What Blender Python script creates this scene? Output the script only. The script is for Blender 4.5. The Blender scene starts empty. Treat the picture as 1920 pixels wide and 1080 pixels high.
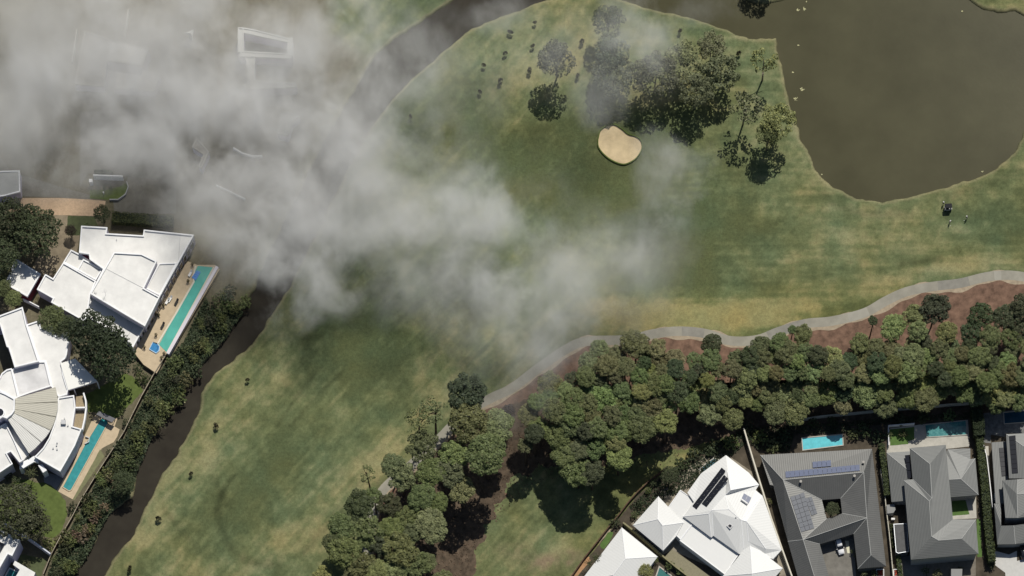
import bpy, math, random
import numpy as np
from mathutils import Vector, Matrix
R = math.radians
random.seed(7); np.random.seed(7)
SC = bpy.context.scene
COL = SC.collection
# ---------------------------------------------------------------- camera, sky, sun
S = 0.15                      # metres per photograph pixel on the ground
H = 900.0                     # flying height of the camera plane
CX, CY = (1100-960)*S, (540-3370)*S
cam_d = bpy.data.cameras.new('camera'); cam = bpy.data.objects.new('camera', cam_d); COL.objects.link(cam)
cam.location = (CX, CY, H); cam.rotation_euler = (0, 0, 0)
cam_d.sensor_width = 36.0; cam_d.lens = 36.0*H/(1920*S)
cam_d.shift_x = (960-1100)/1920.0; cam_d.shift_y = (3370-540)/1920.0
cam_d.clip_start = 10; cam_d.clip_end = 6000
SC.camera = cam
W = bpy.data.worlds.new('World'); SC.world = W; W.use_nodes = True
nt = W.node_tree; bg = nt.nodes['Background']; sky = nt.nodes.new('ShaderNodeTexSky')
sky.sky_type = 'NISHITA'; sky.sun_disc = False
SUN = Vector((0.37*0.61, 0.93*0.61, 0.79)).normalized()
sky.sun_elevation = math.asin(SUN.z); sky.sun_rotation = math.atan2(SUN.x, SUN.y)
bg.inputs[1].default_value = 0.055
nt.links.new(sky.outputs[0], bg.inputs[0])
sd = bpy.data.lights.new('sun', 'SUN'); sd.energy = 4.3; sd.angle = R(0.5); sd.color = (1.0, 0.96, 0.88)
so = bpy.data.objects.new('sun', sd); COL.objects.link(so)
so.rotation_euler = (-SUN).to_track_quat('-Z', 'Y').to_euler()
SC.view_settings.view_transform = 'Standard'; SC.view_settings.look = 'None'
SC.view_settings.exposure = 0.0; SC.view_settings.gamma = 1.0
SC.cycles.use_denoising = True
SC.cycles.volume_bounces = 2; SC.cycles.max_bounces = 8; SC.cycles.diffuse_bounces = 2
SC.cycles.glossy_bounces = 2; SC.cycles.transparent_max_bounces = 64
SC.cycles.volume_step_rate = 2.2; SC.cycles.volume_max_steps = 64
SC.cycles.sample_clamp_indirect = 4.0

# ---------------------------------------------------------------- helpers
def at(px, py, z=0.0):
    gx, gy = (px-960)*S, (540-py)*S
    k = 1-z/H
    return Vector((CX+(gx-CX)*k, CY+(gy-CY)*k, z))
def crop(x0, y0, s):
    return lambda pts: [(x0+p[0]/s, y0+p[1]/s) + tuple(p[2:]) for p in pts]
LABELS = {}
ORD = ['first','second','third','fourth','fifth','sixth','seventh','eighth','ninth','tenth','eleventh','twelfth','thirteenth','fourteenth','fifteenth','sixteenth','seventeenth','eighteenth','nineteenth','twentieth']
def tag(o, label=None, cat=None, group=None, kind=None):
    if label: o['label'] = label
    if cat: o['category'] = cat
    if group: o['group'] = group
    if kind: o['kind'] = kind
    return o
def empty(name, loc, rz=0.0):
    o = bpy.data.objects.new(name, None); COL.objects.link(o)
    o.location = loc; o.rotation_euler = (0, 0, rz); o.empty_display_size = 0.5
    return o
class MB:
    def __init__(s): s.v = []; s.f = []; s.uv = []
    def poly(s, pts, uv=None):
        b = len(s.v); s.v += [tuple(p) for p in pts]; s.f.append(list(range(b, b+len(pts))))
        s.uv.append(uv)
    def prism(s, pts, z0, z1):
        a = [(p[0], p[1]) for p in pts]
        ar = sum(a[i][0]*a[(i+1) % len(a)][1]-a[(i+1) % len(a)][0]*a[i][1] for i in range(len(a)))
        if ar < 0: a = a[::-1]
        s.poly([(x, y, z1) for x, y in a]); s.poly([(x, y, z0) for x, y in a[::-1]])
        n = len(a)
        for i in range(n):
            p, q = a[i], a[(i+1) % n]
            s.poly([(p[0], p[1], z0), (q[0], q[1], z0), (q[0], q[1], z1), (p[0], p[1], z1)])
    def box(s, c, sz, rz=0.0):
        hx, hy, hz = sz[0]/2, sz[1]/2, sz[2]/2
        co, si = math.cos(rz), math.sin(rz)
        s.prism([(c[0]+x*co-y*si, c[1]+x*si+y*co) for x, y in ((-hx,-hy),(hx,-hy),(hx,hy),(-hx,hy))], c[2]-hz, c[2]+hz)
    def tube(s, pts, rad, n=8):
        rings = []
        for i, p in enumerate(pts):
            p = Vector(p); d = (Vector(pts[min(i+1, len(pts)-1)])-Vector(pts[max(i-1, 0)])).normalized()
            u = d.orthogonal().normalized(); w = d.cross(u)
            r = rad[i] if isinstance(rad, (list, tuple)) else rad
            b = len(s.v)
            s.v += [tuple(p+(u*math.cos(2*math.pi*k/n)+w*math.sin(2*math.pi*k/n))*r) for k in range(n)]
            rings.append(b)
        for a, b in zip(rings, rings[1:]):
            for k in range(n):
                s.f.append([a+k, a+(k+1) % n, b+(k+1) % n, b+k]); s.uv.append(None)
        s.f.append([rings[0]+k for k in range(n)][::-1]); s.uv.append(None)
        s.f.append([rings[-1]+k for k in range(n)]); s.uv.append(None)
    def strip(s, line, w, z0, z1):       # solid ribbon along a world polyline
        L = [Vector((p[0], p[1])) for p in line]; n = len(L); a = []; b = []
        for i in range(n):
            d = (L[min(i+1, n-1)]-L[max(i-1, 0)]).normalized(); q = Vector((-d.y, d.x))*w/2
            a.append(L[i]+q); b.append(L[i]-q)
        for i in range(n-1):
            s.poly([(b[i].x,b[i].y,z1),(b[i+1].x,b[i+1].y,z1),(a[i+1].x,a[i+1].y,z1),(a[i].x,a[i].y,z1)])
            if z1-z0 > 0.02:
                s.poly([(b[i].x,b[i].y,z0),(b[i+1].x,b[i+1].y,z0),(b[i+1].x,b[i+1].y,z1),(b[i].x,b[i].y,z1)])
                s.poly([(a[i+1].x,a[i+1].y,z0),(a[i].x,a[i].y,z0),(a[i].x,a[i].y,z1),(a[i+1].x,a[i+1].y,z1)])
        if z1-z0 > 0.02:
            for i in (0, n-1):
                s.poly([(a[i].x,a[i].y,z0),(b[i].x,b[i].y,z0),(b[i].x,b[i].y,z1),(a[i].x,a[i].y,z1)])
    def build(s, name, mat, parent=None, smooth=False, at0=None, local=False):
        m = bpy.data.meshes.new(name)
        v = s.v
        if at0 is not None: v = [(p[0]-at0[0], p[1]-at0[1], p[2]-at0[2]) for p in v]
        m.from_pydata(v, [], s.f)
        if any(u for u in s.uv):
            l = m.uv_layers.new(name='UVMap'); k = 0
            for f, u in zip(s.f, s.uv):
                for j in range(len(f)):
                    if u: l.data[k].uv = u[j]
                    k += 1
        if smooth: m.polygons.foreach_set('use_smooth', [True]*len(m.polygons))
        m.update()
        o = bpy.data.objects.new(name, m); COL.objects.link(o)
        if mat: m.materials.append(mat)
        if parent:
            o.parent = parent
            if not local: o.location = tuple(-c for c in org(parent))
        elif at0 is not None: o.location = at0
        return o
def org(p):
    v = Vector(p.location)
    while p.parent: p = p.parent; v = v+Vector(p.location)
    return v
def wld(pts, z=0.0): return [at(p[0], p[1], p[2] if len(p) > 2 else z) for p in pts]
def inset(poly, d):
    P = [Vector((p[0], p[1])) for p in poly]; n = len(P)
    ar = sum(P[i].x*P[(i+1) % n].y-P[(i+1) % n].x*P[i].y for i in range(n)); sg = 1 if ar > 0 else -1
    out = []
    for i in range(n):
        a = (P[i]-P[i-1]).normalized(); b = (P[(i+1) % n]-P[i]).normalized()
        na, nb = Vector((-a.y, a.x))*sg, Vector((-b.y, b.x))*sg
        m = na+nb
        if m.length < 1e-4: m = na
        m = m.normalized(); c = max(0.35, m.dot(na))
        out.append(P[i]+m*(d/c))
    return out
def catmull(pts, n=6):
    P = [Vector((p[0], p[1])) for p in pts]; P = [P[0]*2-P[1]]+P+[P[-1]*2-P[-2]]; out = []
    for i in range(1, len(P)-2):
        for k in range(n):
            t = k/n; a, b, c, d = P[i-1:i+3]
            out.append(0.5*((2*b)+(c-a)*t+(2*a-5*b+4*c-d)*t*t+(3*b-a-3*c+d)*t**3))
    out.append(P[-2]); return out

# ---------------------------------------------------------------- materials
MATS = {}
def mat(name, col, rough=0.8, spec=0.3, noise=0.0, nscale=1.0, bump=0.0, metal=0.0, col2=None, detail=6, alpha=None, coat=0):
    if name in MATS: return MATS[name]
    m = bpy.data.materials.new(name); m.use_nodes = True; t = m.node_tree; b = t.nodes['Principled BSDF']
    b.inputs['Roughness'].default_value = rough; b.inputs['Specular IOR Level'].default_value = spec
    b.inputs['Metallic'].default_value = metal; b.inputs['Base Color'].default_value = (*col, 1)
    b.inputs['Coat Weight'].default_value = coat
    if noise or bump or col2:
        g = t.nodes.new('ShaderNodeNewGeometry'); n = t.nodes.new('ShaderNodeTexNoise')
        n.inputs['Scale'].default_value = nscale; n.inputs['Detail'].default_value = detail; n.inputs['Roughness'].default_value = 0.62
        t.links.new(g.outputs['Position'], n.inputs['Vector'])
        r = t.nodes.new('ShaderNodeValToRGB'); r.color_ramp.elements[0].position = 0.32; r.color_ramp.elements[1].position = 0.68
        c2 = col2 or tuple(c*(1+noise) for c in col); c1 = col if col2 else tuple(c*(1-noise) for c in col)
        r.color_ramp.elements[0].color = (*c1, 1); r.color_ramp.elements[1].color = (*c2, 1)
        t.links.new(n.outputs['Fac'], r.inputs['Fac']); t.links.new(r.outputs['Color'], b.inputs['Base Color'])
        if bump:
            bm = t.nodes.new('ShaderNodeBump'); bm.inputs['Strength'].default_value = bump; bm.inputs['Distance'].default_value = 0.1
            t.links.new(n.outputs['Fac'], bm.inputs['Height']); t.links.new(bm.outputs['Normal'], b.inputs['Normal'])
    MATS[name] = m; return m
def ribbed(name, col, pitch, depth, rough, spec, axis=0, metal=0.0, noise=0.12, var=0.12):
    """sheet or tile roof: ribs or courses follow each facet's own UV in metres"""
    m = bpy.data.materials.new(name); m.use_nodes = True; t = m.node_tree; b = t.nodes['Principled BSDF']
    b.inputs['Roughness'].default_value = rough; b.inputs['Specular IOR Level'].default_value = spec; b.inputs['Metallic'].default_value = metal
    uv = t.nodes.new('ShaderNodeUVMap'); sp = t.nodes.new('ShaderNodeSeparateXYZ'); t.links.new(uv.outputs[0], sp.inputs[0])
    mu = t.nodes.new('ShaderNodeMath'); mu.operation = 'MULTIPLY'; mu.inputs[1].default_value = 2*math.pi/pitch
    t.links.new(sp.outputs[axis], mu.inputs[0]); si = t.nodes.new('ShaderNodeMath'); si.operation = 'SINE'; t.links.new(mu.outputs[0], si.inputs[0])
    g = t.nodes.new('ShaderNodeNewGeometry'); n = t.nodes.new('ShaderNodeTexNoise'); n.inputs['Scale'].default_value = 0.5; n.inputs['Detail'].default_value = 8
    n.inputs['Roughness'].default_value = 0.7
    t.links.new(g.outputs['Position'], n.inputs['Vector'])
    v = t.nodes.new('ShaderNodeMath'); v.operation = 'MULTIPLY_ADD'; v.inputs[1].default_value = noise*4; v.inputs[2].default_value = 1-noise*2
    t.links.new(n.outputs['Fac'], v.inputs[0])
    w = t.nodes.new('ShaderNodeMath'); w.operation = 'MULTIPLY_ADD'; w.inputs[1].default_value = var; t.links.new(si.outputs[0], w.inputs[0]); t.links.new(v.outputs[0], w.inputs[2])
    c = t.nodes.new('ShaderNodeVectorMath'); c.operation = 'SCALE'; c.inputs[0].default_value = col; t.links.new(w.outputs[0], c.inputs['Scale'])
    t.links.new(c.outputs[0], b.inputs['Base Color'])
    bm = t.nodes.new('ShaderNodeBump'); bm.inputs['Strength'].default_value = 1.0; bm.inputs['Distance'].default_value = depth
    t.links.new(si.outputs[0], bm.inputs['Height']); t.links.new(bm.outputs['Normal'], b.inputs['Normal'])
    return m
M_WHITE = mat('white_render', (.80,.80,.80), .6, .3, noise=.05, nscale=.35)
M_ROOFW = mat('white_roof_membrane', (.69,.68,.65), .55, .3, noise=.09, nscale=.3, detail=10)
M_ROOFG = mat('greyed_roof_membrane', (.66,.65,.62), .7, .2, noise=.06, nscale=.3)
M_LILAC = mat('lilac_white_wall', (.55,.52,.62), .7, .2, noise=.05, nscale=.5)
M_MAROON = mat('maroon_wall', (.16,.03,.045), .7, .2, noise=.1)
M_GLASS = mat('dark_window_glass', (.02,.022,.028), .08, .6)
M_FRAME = mat('window_frame', (.5,.5,.5), .5)
M_CONC = mat('pale_concrete', (.42,.40,.35), .85, .2, noise=.12, nscale=.6)
M_BEIGE = mat('beige_paving', (.50,.40,.27), .85, .2, noise=.10, nscale=.8)
M_BRICK = mat('pink_brick_paving', (.50,.36,.24), .9, .1, noise=.14, nscale=1.6)
M_GRAVEL = mat('gravel_drive', (.26,.215,.15), .95, .1, noise=.2, nscale=.5)
M_DRIVE = mat('grey_drive', (.17,.16,.14), .9, .15, noise=.22, nscale=.4)
M_SOIL = mat('garden_soil', (.045,.038,.028), .95, .1, col2=(.10,.082,.06), nscale=.35, detail=9)
M_MULCH = mat('red_mulch', (.090,.056,.040), .95, .1, col2=(.215,.132,.092), nscale=.5, detail=12)
M_PATH = mat('concrete_path', (.27,.255,.21), .9, .15, noise=.15, nscale=.25, detail=9)
M_VERGE = mat('sandy_verge', (.32,.26,.185), .95, .1, noise=.2, nscale=.8)
M_SAND = mat('bunker_sand', (.58,.46,.28), .95, .1, noise=.2, nscale=.25, bump=.5, detail=9)
M_LAWN = mat('lawn', (.095,.125,.036), .95, .1, noise=.22, nscale=.6, detail=10)
M_LAWN2 = mat('bright_lawn', (.085,.145,.042), .95, .1, noise=.15, nscale=.8, detail=8)
M_TURQ = mat('turquoise_pool_water', (.095,.39,.32), .12, .4, noise=.08, nscale=.5, bump=.1)
M_TEAL = mat('teal_pool_water', (.045,.26,.27), .12, .4, noise=.16, nscale=.9, bump=.1)
M_BLUE = mat('blue_pool_water', (.12,.50,.56), .12, .4, noise=.12, nscale=.8, bump=.1)
M_DPOOL = mat('deep_blue_pool_water', (.02,.06,.10), .08, .5, noise=.2, nscale=.6)
M_SPA = mat('spa_blue_water', (.05,.22,.45), .15, .4, noise=.1)
M_BLUEMAT = mat('blue_vinyl', (.06,.22,.55), .5)
M_TIMBER = mat('brown_timber', (.09,.055,.035), .85, .2, noise=.25, nscale=2)
M_BARK = mat('bark', (.10,.075,.055), .95, .1, noise=.3, nscale=3, bump=.5)
M_PALEBARK = mat('pale_bark', (.24,.20,.16), .95, .1, noise=.3, nscale=3, bump=.5)
M_CAP = mat('white_cap', (.78,.77,.74), .7)
M_PANELF = mat('panel_frame', (.42,.44,.46), .4, .5, metal=.6)
M_CELL = mat('solar_cell', (.055,.065,.085), .25, .5, noise=.15, nscale=4)
M_CELLB = mat('blue_solar_cell', (.10,.12,.19), .25, .5, noise=.12, nscale=4)
M_BLACKCELL = mat('black_solar_cell', (.012,.013,.018), .3, .3)
M_SHEETW = ribbed('white_sheet_roof', (.62,.62,.60), .76, .004, .45, .35, 0, noise=.02, var=.012)
M_SHEETP = ribbed('silvered_dark_sheet_roof', (.105,.105,.10), .6, .006, .50, .5, 0, metal=.30, noise=.10, var=.08)
M_TILED = ribbed('charcoal_tile_roof', (.100,.104,.100), .42, .005, .50, .5, 1, metal=.12, noise=.08, var=.06)
M_RIDGE = mat('pale_ridge_cap', (.38,.38,.36), .6)
M_RUBBER = mat('rubber', (.02,.02,.02), .8)
M_CARW = mat('white_car_paint', (.80,.80,.80), .25, .5, coat=.6)
M_CARB = mat('black_car_paint', (.015,.015,.017), .2, .5, coat=.8)

def leaf_mat(name):
    m = bpy.data.materials.new(name); m.use_nodes = True; t = m.node_tree; b = t.nodes['Principled BSDF']
    b.inputs['Roughness'].default_value = .62; b.inputs['Specular IOR Level'].default_value = .22
    oi = t.nodes.new('ShaderNodeObjectInfo'); g = t.nodes.new('ShaderNodeNewGeometry')
    n = t.nodes.new('ShaderNodeTexNoise'); n.inputs['Scale'].default_value = .55; n.inputs['Detail'].default_value = 4
    t.links.new(g.outputs['Position'], n.inputs['Vector'])
    a = t.nodes.new('ShaderNodeMath'); a.operation = 'MULTIPLY_ADD'; a.inputs[1].default_value = .6; a.inputs[2].default_value = .72
    t.links.new(g.outputs['Random Per Island'], a.inputs[0])
    c = t.nodes.new('ShaderNodeMath'); c.operation = 'MULTIPLY_ADD'; c.inputs[1].default_value = 1.0; c.inputs[2].default_value = .5
    t.links.new(n.outputs['Fac'], c.inputs[0])
    p = t.nodes.new('ShaderNodeMath'); p.operation = 'MULTIPLY'; t.links.new(a.outputs[0], p.inputs[0]); t.links.new(c.outputs[0], p.inputs[1])
    hs = t.nodes.new('ShaderNodeHueSaturation'); t.links.new(oi.outputs['Color'], hs.inputs['Color']); t.links.new(p.outputs[0], hs.inputs['Value'])
    h2 = t.nodes.new('ShaderNodeMath'); h2.operation = 'MULTIPLY_ADD'; h2.inputs[1].default_value = -.02; h2.inputs[2].default_value = .50
    t.links.new(g.outputs['Random Per Island'], h2.inputs[0]); t.links.new(h2.outputs[0], hs.inputs['Hue'])
    t.links.new(hs.outputs[0], b.inputs['Base Color'])
    tr = t.nodes.new('ShaderNodeBsdfTranslucent'); t.links.new(hs.outputs[0], tr.inputs['Color'])
    mx = t.nodes.new('ShaderNodeMixShader'); mx.inputs[0].default_value = .18
    t.links.new(b.outputs[0], mx.inputs[1]); t.links.new(tr.outputs[0], mx.inputs[2])
    t.links.new(mx.outputs[0], t.nodes['Material Output'].inputs['Surface'])
    return m
M_LEAF = leaf_mat('foliage')

# ---------------------------------------------------------------- ground and water
def vnoise(x, y, scale, seed):
    rs = np.random.RandomState(seed); N = 256; g = rs.rand(N, N)
    u, v = x/scale+1000, y/scale+1000
    i, j = np.floor(u).astype(int), np.floor(v).astype(int); fu, fv = u-i, v-j
    fu, fv = fu*fu*(3-2*fu), fv*fv*(3-2*fv)
    i0, i1, j0, j1 = i % N, (i+1) % N, j % N, (j+1) % N
    return g[i0,j0]*(1-fu)*(1-fv)+g[i1,j0]*fu*(1-fv)+g[i0,j1]*(1-fu)*fv+g[i1,j1]*fu*fv
def fbm(x, y, scale, seed, o=4):
    r = 0; a = 1; t = 0
    for k in range(o): r = r+a*vnoise(x*1.0+k*17, y-k*9, scale/2**k, seed+k); t += a; a *= .55
    return r/t
LB = [(120,1110),(135,1080),(165,1045),(183,1005),(205,965),(248,930),(256,890),(285,822),(330,742),(372,690),(420,640),(450,592),(478,540),(500,480),(540,400),(600,280),(655,185),(700,110),(735,76),(790,40),(850,0)]
RB = [(1455,70),(1436,70),(1412,70),(1385,66),(1362,54),(1340,45),(1300,33),(1255,22),(1210,12),(1175,2),(1130,-15),(1060,-15),(1010,0),(972,18),(930,32),(880,55),(830,95),(768,148),(735,186),(712,212),(660,300),(600,420),(545,530),(500,603),(475,640),(440,670),(402,700),(378,735),(372,770),(358,800),(333,848),(302,890),(272,950),(250,1000),(215,1040),(188,1085),(175,1110)]
WATER = LB+[(930,-50),(1300,-90),(1385,-20),(1395,1),(1430,5),(1470,1),(1500,-15),(1700,-60),(1800,-20),(1815,0),(1840,14),(1872,23),(1905,19),(1960,50),(1990,120),(1970,220),(1922,243),(1913,262),(1898,288),(1870,312),(1830,332),(1780,347),(1720,362),(1655,378),(1600,368),(1560,347),(1530,315),(1512,280),(1500,250),(1480,190),(1466,120)]+RB
wp = np.array([((p[0]-960)*S, (540-p[1])*S) for p in WATER])
def sdist(X, Y, P):
    d = np.full(X.shape, 1e9); ins = np.zeros(X.shape, bool); n = len(P)
    for i in range(n):
        ax, ay = P[i]; bx, by = P[(i+1) % n]; ex, ey = bx-ax, by-ay
        t = np.clip(((X-ax)*ex+(Y-ay)*ey)/(ex*ex+ey*ey), 0, 1)
        d = np.minimum(d, (X-ax-t*ex)**2+(Y-ay-t*ey)**2)
        c = ((ay > Y) != (by > Y)); 
        with np.errstate(divide='ignore', invalid='ignore'):
            ins ^= c & (X < (bx-ax)*(Y-ay)/(by-ay)+ax)
    d = np.sqrt(d); return np.where(ins, -d, d)
def build_ground():
    st = 0.45
    xs = np.concatenate([[-1500,-600,-300,-180], np.arange(-150, 150.01, st), [180,300,600,1500]])
    ys = np.concatenate([[-1500,-600,-300,-140], np.arange(-88, 88.01, st), [140,300,600,1500]])
    X, Y = np.meshgrid(xs, ys); nx, ny = len(xs), len(ys)
    far = (abs(X) > 151) | (abs(Y) > 89)
    wob = (fbm(X, Y, 3.0, 5, 3)-.5)*1.3
    D = sdist(X, Y, wp)+np.where(far, 0, wob)
    D = np.where(far & (abs(X) > 160), 20, D)
    s = np.clip((D+0.9)/1.6, 0, 1); Z = -1.6*(1-s*s*(3-2*s)); Z = np.where(far & (abs(Y) > 200), 0, Z)
    PX, PY = X/S+960, 540-Y/S
    # colours of the turf itself
    n1 = fbm(X, Y, 16, 11, 5); n2 = fbm(X, Y, 5, 21, 5)
    # mowing grain: diagonal on the lower fairway, level on the right one
    c, sn = math.cos(R(47)), math.sin(R(47))
    diag = fbm((X*c+Y*sn)*.22, (-X*sn+Y*c)*1.6, 3.4, 31, 4); lev = fbm(X*.2, Y*1.2, 3.2, 41, 4)
    wr = np.clip((PX-1000)/250, 0, 1); grain = diag*(1-wr)+lev*wr
    n3 = fbm(X, Y, 1.8, 51, 3)
    fs = fbm((X*c+Y*sn)*.16, (-X*sn+Y*c)*1.5, 1.5, 61, 2)*(1-wr)+fbm(X*.12, Y*1.4, 1.5, 65, 2)*wr
    dry = (n1-.5)*.85+(n2-.5)*.75+(grain-.5)*.62+(n3-.5)*.75+(fs-.5)*.6+.40
    def G(px, py, sx, sy=None, a=1, rot=0):
        sy = sy or sx; dx, dy = PX-px, PY-py; cr, sr = math.cos(R(rot)), math.sin(R(rot))
        u, v = dx*cr+dy*sr, -dx*sr+dy*cr
        return a*np.exp(-.5*((u/sx)**2+(v/sy)**2))
    for g in [(545,690,35,50,.45,40),(440,770,30,35,.5),(400,870,40,30,.55),(255,1000,45,35,.35),(300,930,30,60,.45,35),(470,1045,60,22,.45),(600,1005,50,22,.6),
              (640,940,60,16,.5,-50),(700,860,70,18,.55,-48),(770,800,60,14,.45,-45),(880,685,50,16,.6,-42),(800,700,60,40,.25,-45),
              (1300,585,100,16,.95,3),(1190,590,50,22,.8),(1420,595,90,16,.7,-8),(1540,560,70,16,.5,-10),(1640,540,50,14,.45,-15),(1770,502,60,12,.9,-8),(1880,490,40,9,.7),
              (1620,420,60,22,.35),(1700,385,90,14,.35,-10),(1500,230,22,60,.5),(1475,120,12,40,.6),(1530,330,20,40,.3,-40),(960,110,60,40,.45,-30),(1010,140,50,40,.5),(1090,90,60,40,.45),
              (1400,110,60,50,.5),(1280,60,70,25,.4),(960,1040,50,40,.35),(1040,1050,45,25,.6),(1150,1000,30,50,.1),(1460,490,60,25,.25),(1600,480,80,20,.25),(900,40,60,20,.35)]:
        dry += (.55 if g[1] < 480 or g[0] < 1000 else .85)*G(g[0], g[1], g[2], g[3], g[4], g[5] if len(g) > 5 else 0)
    for g in [(1330,440,90,50,.35),(1560,410,90,16,.1,10),(1850,420,70,40,.30,-10),(600,790,70,35,.4,-45),(450,960,50,60,.45),(360,1000,22,30,.3),(700,640,90,60,.45,-30),(560,700,14,60,.3,45),
              (1330,530,110,20,.5),(1700,300,1,1,0),(1570,560,60,9,.5,-6),(1460,590,70,7,.3),(830,180,80,50,.4),(1250,240,60,30,.3),(1060,300,100,60,.5),(1180,380,120,60,.45),(850,300,90,60,.3),
              (1600,575,50,7,.5,-8),(1725,490,50,8,.4,-15),(1160,970,20,40,.25),(500,860,60,40,.25,-45)]:
        dry -= G(g[0], g[1], g[2], g[3], g[4], g[5] if len(g) > 5 else 0)
    dry = np.clip(dry, 0, 1.35)
    k9 = np.clip((PY-520)/60, 0, 1)*np.clip((PX-1000)/200, 0, 1)
    def line(pts, w):
        P = catmull(pts, 5); d = np.full(X.shape, 1e9)
        for a, b in zip(P, P[1:]):
            e = b-a; L = e.length_squared+1e-9; t = np.clip(((PX-a.x)*e.x+(PY-a.y)*e.y)/L, 0, 1)
            d = np.minimum(d, (PX-a.x-t*e.x)**2+(PY-a.y-t*e.y)**2)
        return np.exp(-.5*d/w**2)
    rich = np.array([.080,.097,.044]); mid = np.array([.124,.142,.065]); tan = np.array([.225,.215,.108])
    k = np.clip(dry, 0, 1)[..., None]
    C = np.where(k < .45, rich+(mid-rich)*(k/.45), mid+(tan-mid)*((k-.45)/.55))
    hv = (fbm(X, Y, 9, 91, 4)-.5)*1.3
    C = C*np.stack([1-.22*hv, 1+0*hv, 1+.18*hv], -1)
    C[..., 2] *= 1-.14*k9; C[..., 0] *= 1+.06*k9
    # old irrigation marks and wheel lines, greener grass
    mk = .5*line([(410,960),(418,1000),(440,1035),(475,1055),(520,1060)], 6)+.35*line([(520,800),(560,740),(600,690)], 3)+.35*line([(545,800),(590,745),(640,700)], 3) \
        +.4*line([(590,1010),(570,1035),(600,1000),(640,960)], 5)+.45*line([(400,900),(425,945)], 7)+.35*line([(310,960),(345,1000),(372,1030)], 5)+.35*line([(870,680),(905,655),(910,650)], 5) \
        +.4*line([(1590,300),(1570,360),(1500,395)], 1)*0+.35*line([(1545,365),(1570,385),(1620,400),(1700,400)], 6)+.3*line([(1770,370),(1840,350),(1910,320)], 7) \
        +.5*line([(1690,495),(1725,491),(1760,485)], 5)+.4*line([(405,960),(415,930),(440,890)], 4)
    C = C*(1-np.clip(mk, 0, .8)[..., None]*.6)
    # land on the house side of the river is bare sandy ground
    hx = sdist(X, Y, np.array([((p[0]-960)*S, (540-p[1])*S) for p in [(-900,1500)]+[(p[0]-8,p[1]) for p in LB[:18]]+[(620,60),(600,-400),(-900,-400)]]))
    bank = 1/(1+np.exp(hx/1.2)); bankc = np.array([.13,.115,.075])*(0.75+.5*n2[..., None])
    C = C*(1-bank[..., None])+bankc*bank[..., None]
    for bx, by, bs, bt, ba in [(1040,1052,34,10,.8),(1075,1040,14,8,.6),(1010,1060,16,10,.5),(960,1030,20,12,.3),(700,905,30,6,.25)]:
        q = (G(bx, by, bs, bt, ba)*np.clip(n3*2.2-.4, 0, 1))[..., None]; C = C*(1-q)+np.array([.20,.145,.10])*q
    # the wet edge: a pale worn lip, then dark mud
    lip = np.exp(-.5*((D-.6)/.3)**2)[..., None]; C = C*(1-.5*lip)+np.array([.24,.205,.12])*.5*lip
    mud = 1/(1+np.exp((D-.12)/.09))[..., None]; C = C*(1-mud)+np.array([.045,.032,.022])*mud
    C *= (0.90+.2*vnoise(X, Y, .9, 77))[..., None]
    V = np.stack([X, Y, Z], -1).reshape(-1, 3)
    i, j = np.meshgrid(np.arange(nx-1), np.arange(ny-1)); a = (j*nx+i).ravel()
    F = np.stack([a, a+1, a+1+nx, a+nx], 1)
    m = bpy.data.meshes.new('ground'); m.vertices.add(len(V)); m.vertices.foreach_set('co', V.ravel())
    m.loops.add(F.size); m.loops.foreach_set('vertex_index', F.ravel().astype(np.int32))
    m.polygons.add(len(F)); m.polygons.foreach_set('loop_start', np.arange(0, F.size, 4, dtype=np.int32))
    m.polygons.foreach_set('loop_total', np.full(len(F), 4, np.int32)); m.update(calc_edges=True)
    ca = m.color_attributes.new('turf', 'FLOAT_COLOR', 'POINT')
    ca.data.foreach_set('color', np.concatenate([C.reshape(-1, 3), np.ones((len(V), 1))], 1).ravel().astype(np.float32))
    m.polygons.foreach_set('use_smooth', np.ones(len(F), bool))
    mt = bpy.data.materials.new('turf'); mt.use_nodes = True; t = mt.node_tree; b = t.nodes['Principled BSDF']
    b.inputs['Roughness'].default_value = .95; b.inputs['Specular IOR Level'].default_value = .1
    at_ = t.nodes.new('ShaderNodeAttribute'); at_.attribute_name = 'turf'; g = t.nodes.new('ShaderNodeNewGeometry')
    n = t.nodes.new('ShaderNodeTexNoise'); n.inputs['Scale'].default_value = 1.3; n.inputs['Detail'].default_value = 6; n.inputs['Roughness'].default_value = .95
    t.links.new(g.outputs['Position'], n.inputs['Vector'])
    mm = t.nodes.new('ShaderNodeMath'); mm.operation = 'MULTIPLY_ADD'; mm.inputs[1].default_value = 2.1; mm.inputs[2].default_value = -.05; t.links.new(n.outputs['Fac'], mm.inputs[0])
    sc = t.nodes.new('ShaderNodeVectorMath'); sc.operation = 'SCALE'; t.links.new(at_.outputs['Color'], sc.inputs[0]); t.links.new(mm.outputs[0], sc.inputs['Scale'])
    t.links.new(sc.outputs[0], b.inputs['Base Color'])
    bm = t.nodes.new('ShaderNodeBump'); bm.inputs['Strength'].default_value = .5; bm.inputs['Distance'].default_value = .12
    t.links.new(n.outputs['Fac'], bm.inputs['Height']); t.links.new(bm.outputs['Normal'], b.inputs['Normal'])
    m.materials.append(mt); o = bpy.data.objects.new('ground', m); COL.objects.link(o); o['kind'] = 'structure'
build_ground()
wm = mat('muddy_water', (.047,.044,.021), .22, .05, col2=(.067,.063,.032), nscale=.05, detail=13)
tn = wm.node_tree; bn = tn.nodes.new('ShaderNodeTexNoise'); bn.inputs['Scale'].default_value = 1.2; bn.inputs['Detail'].default_value = 4
gg = tn.nodes.new('ShaderNodeNewGeometry'); tn.links.new(gg.outputs['Position'], bn.inputs['Vector'])
bb = tn.nodes.new('ShaderNodeBump'); bb.inputs['Strength'].default_value = .03; bb.inputs['Distance'].default_value = .1
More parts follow.
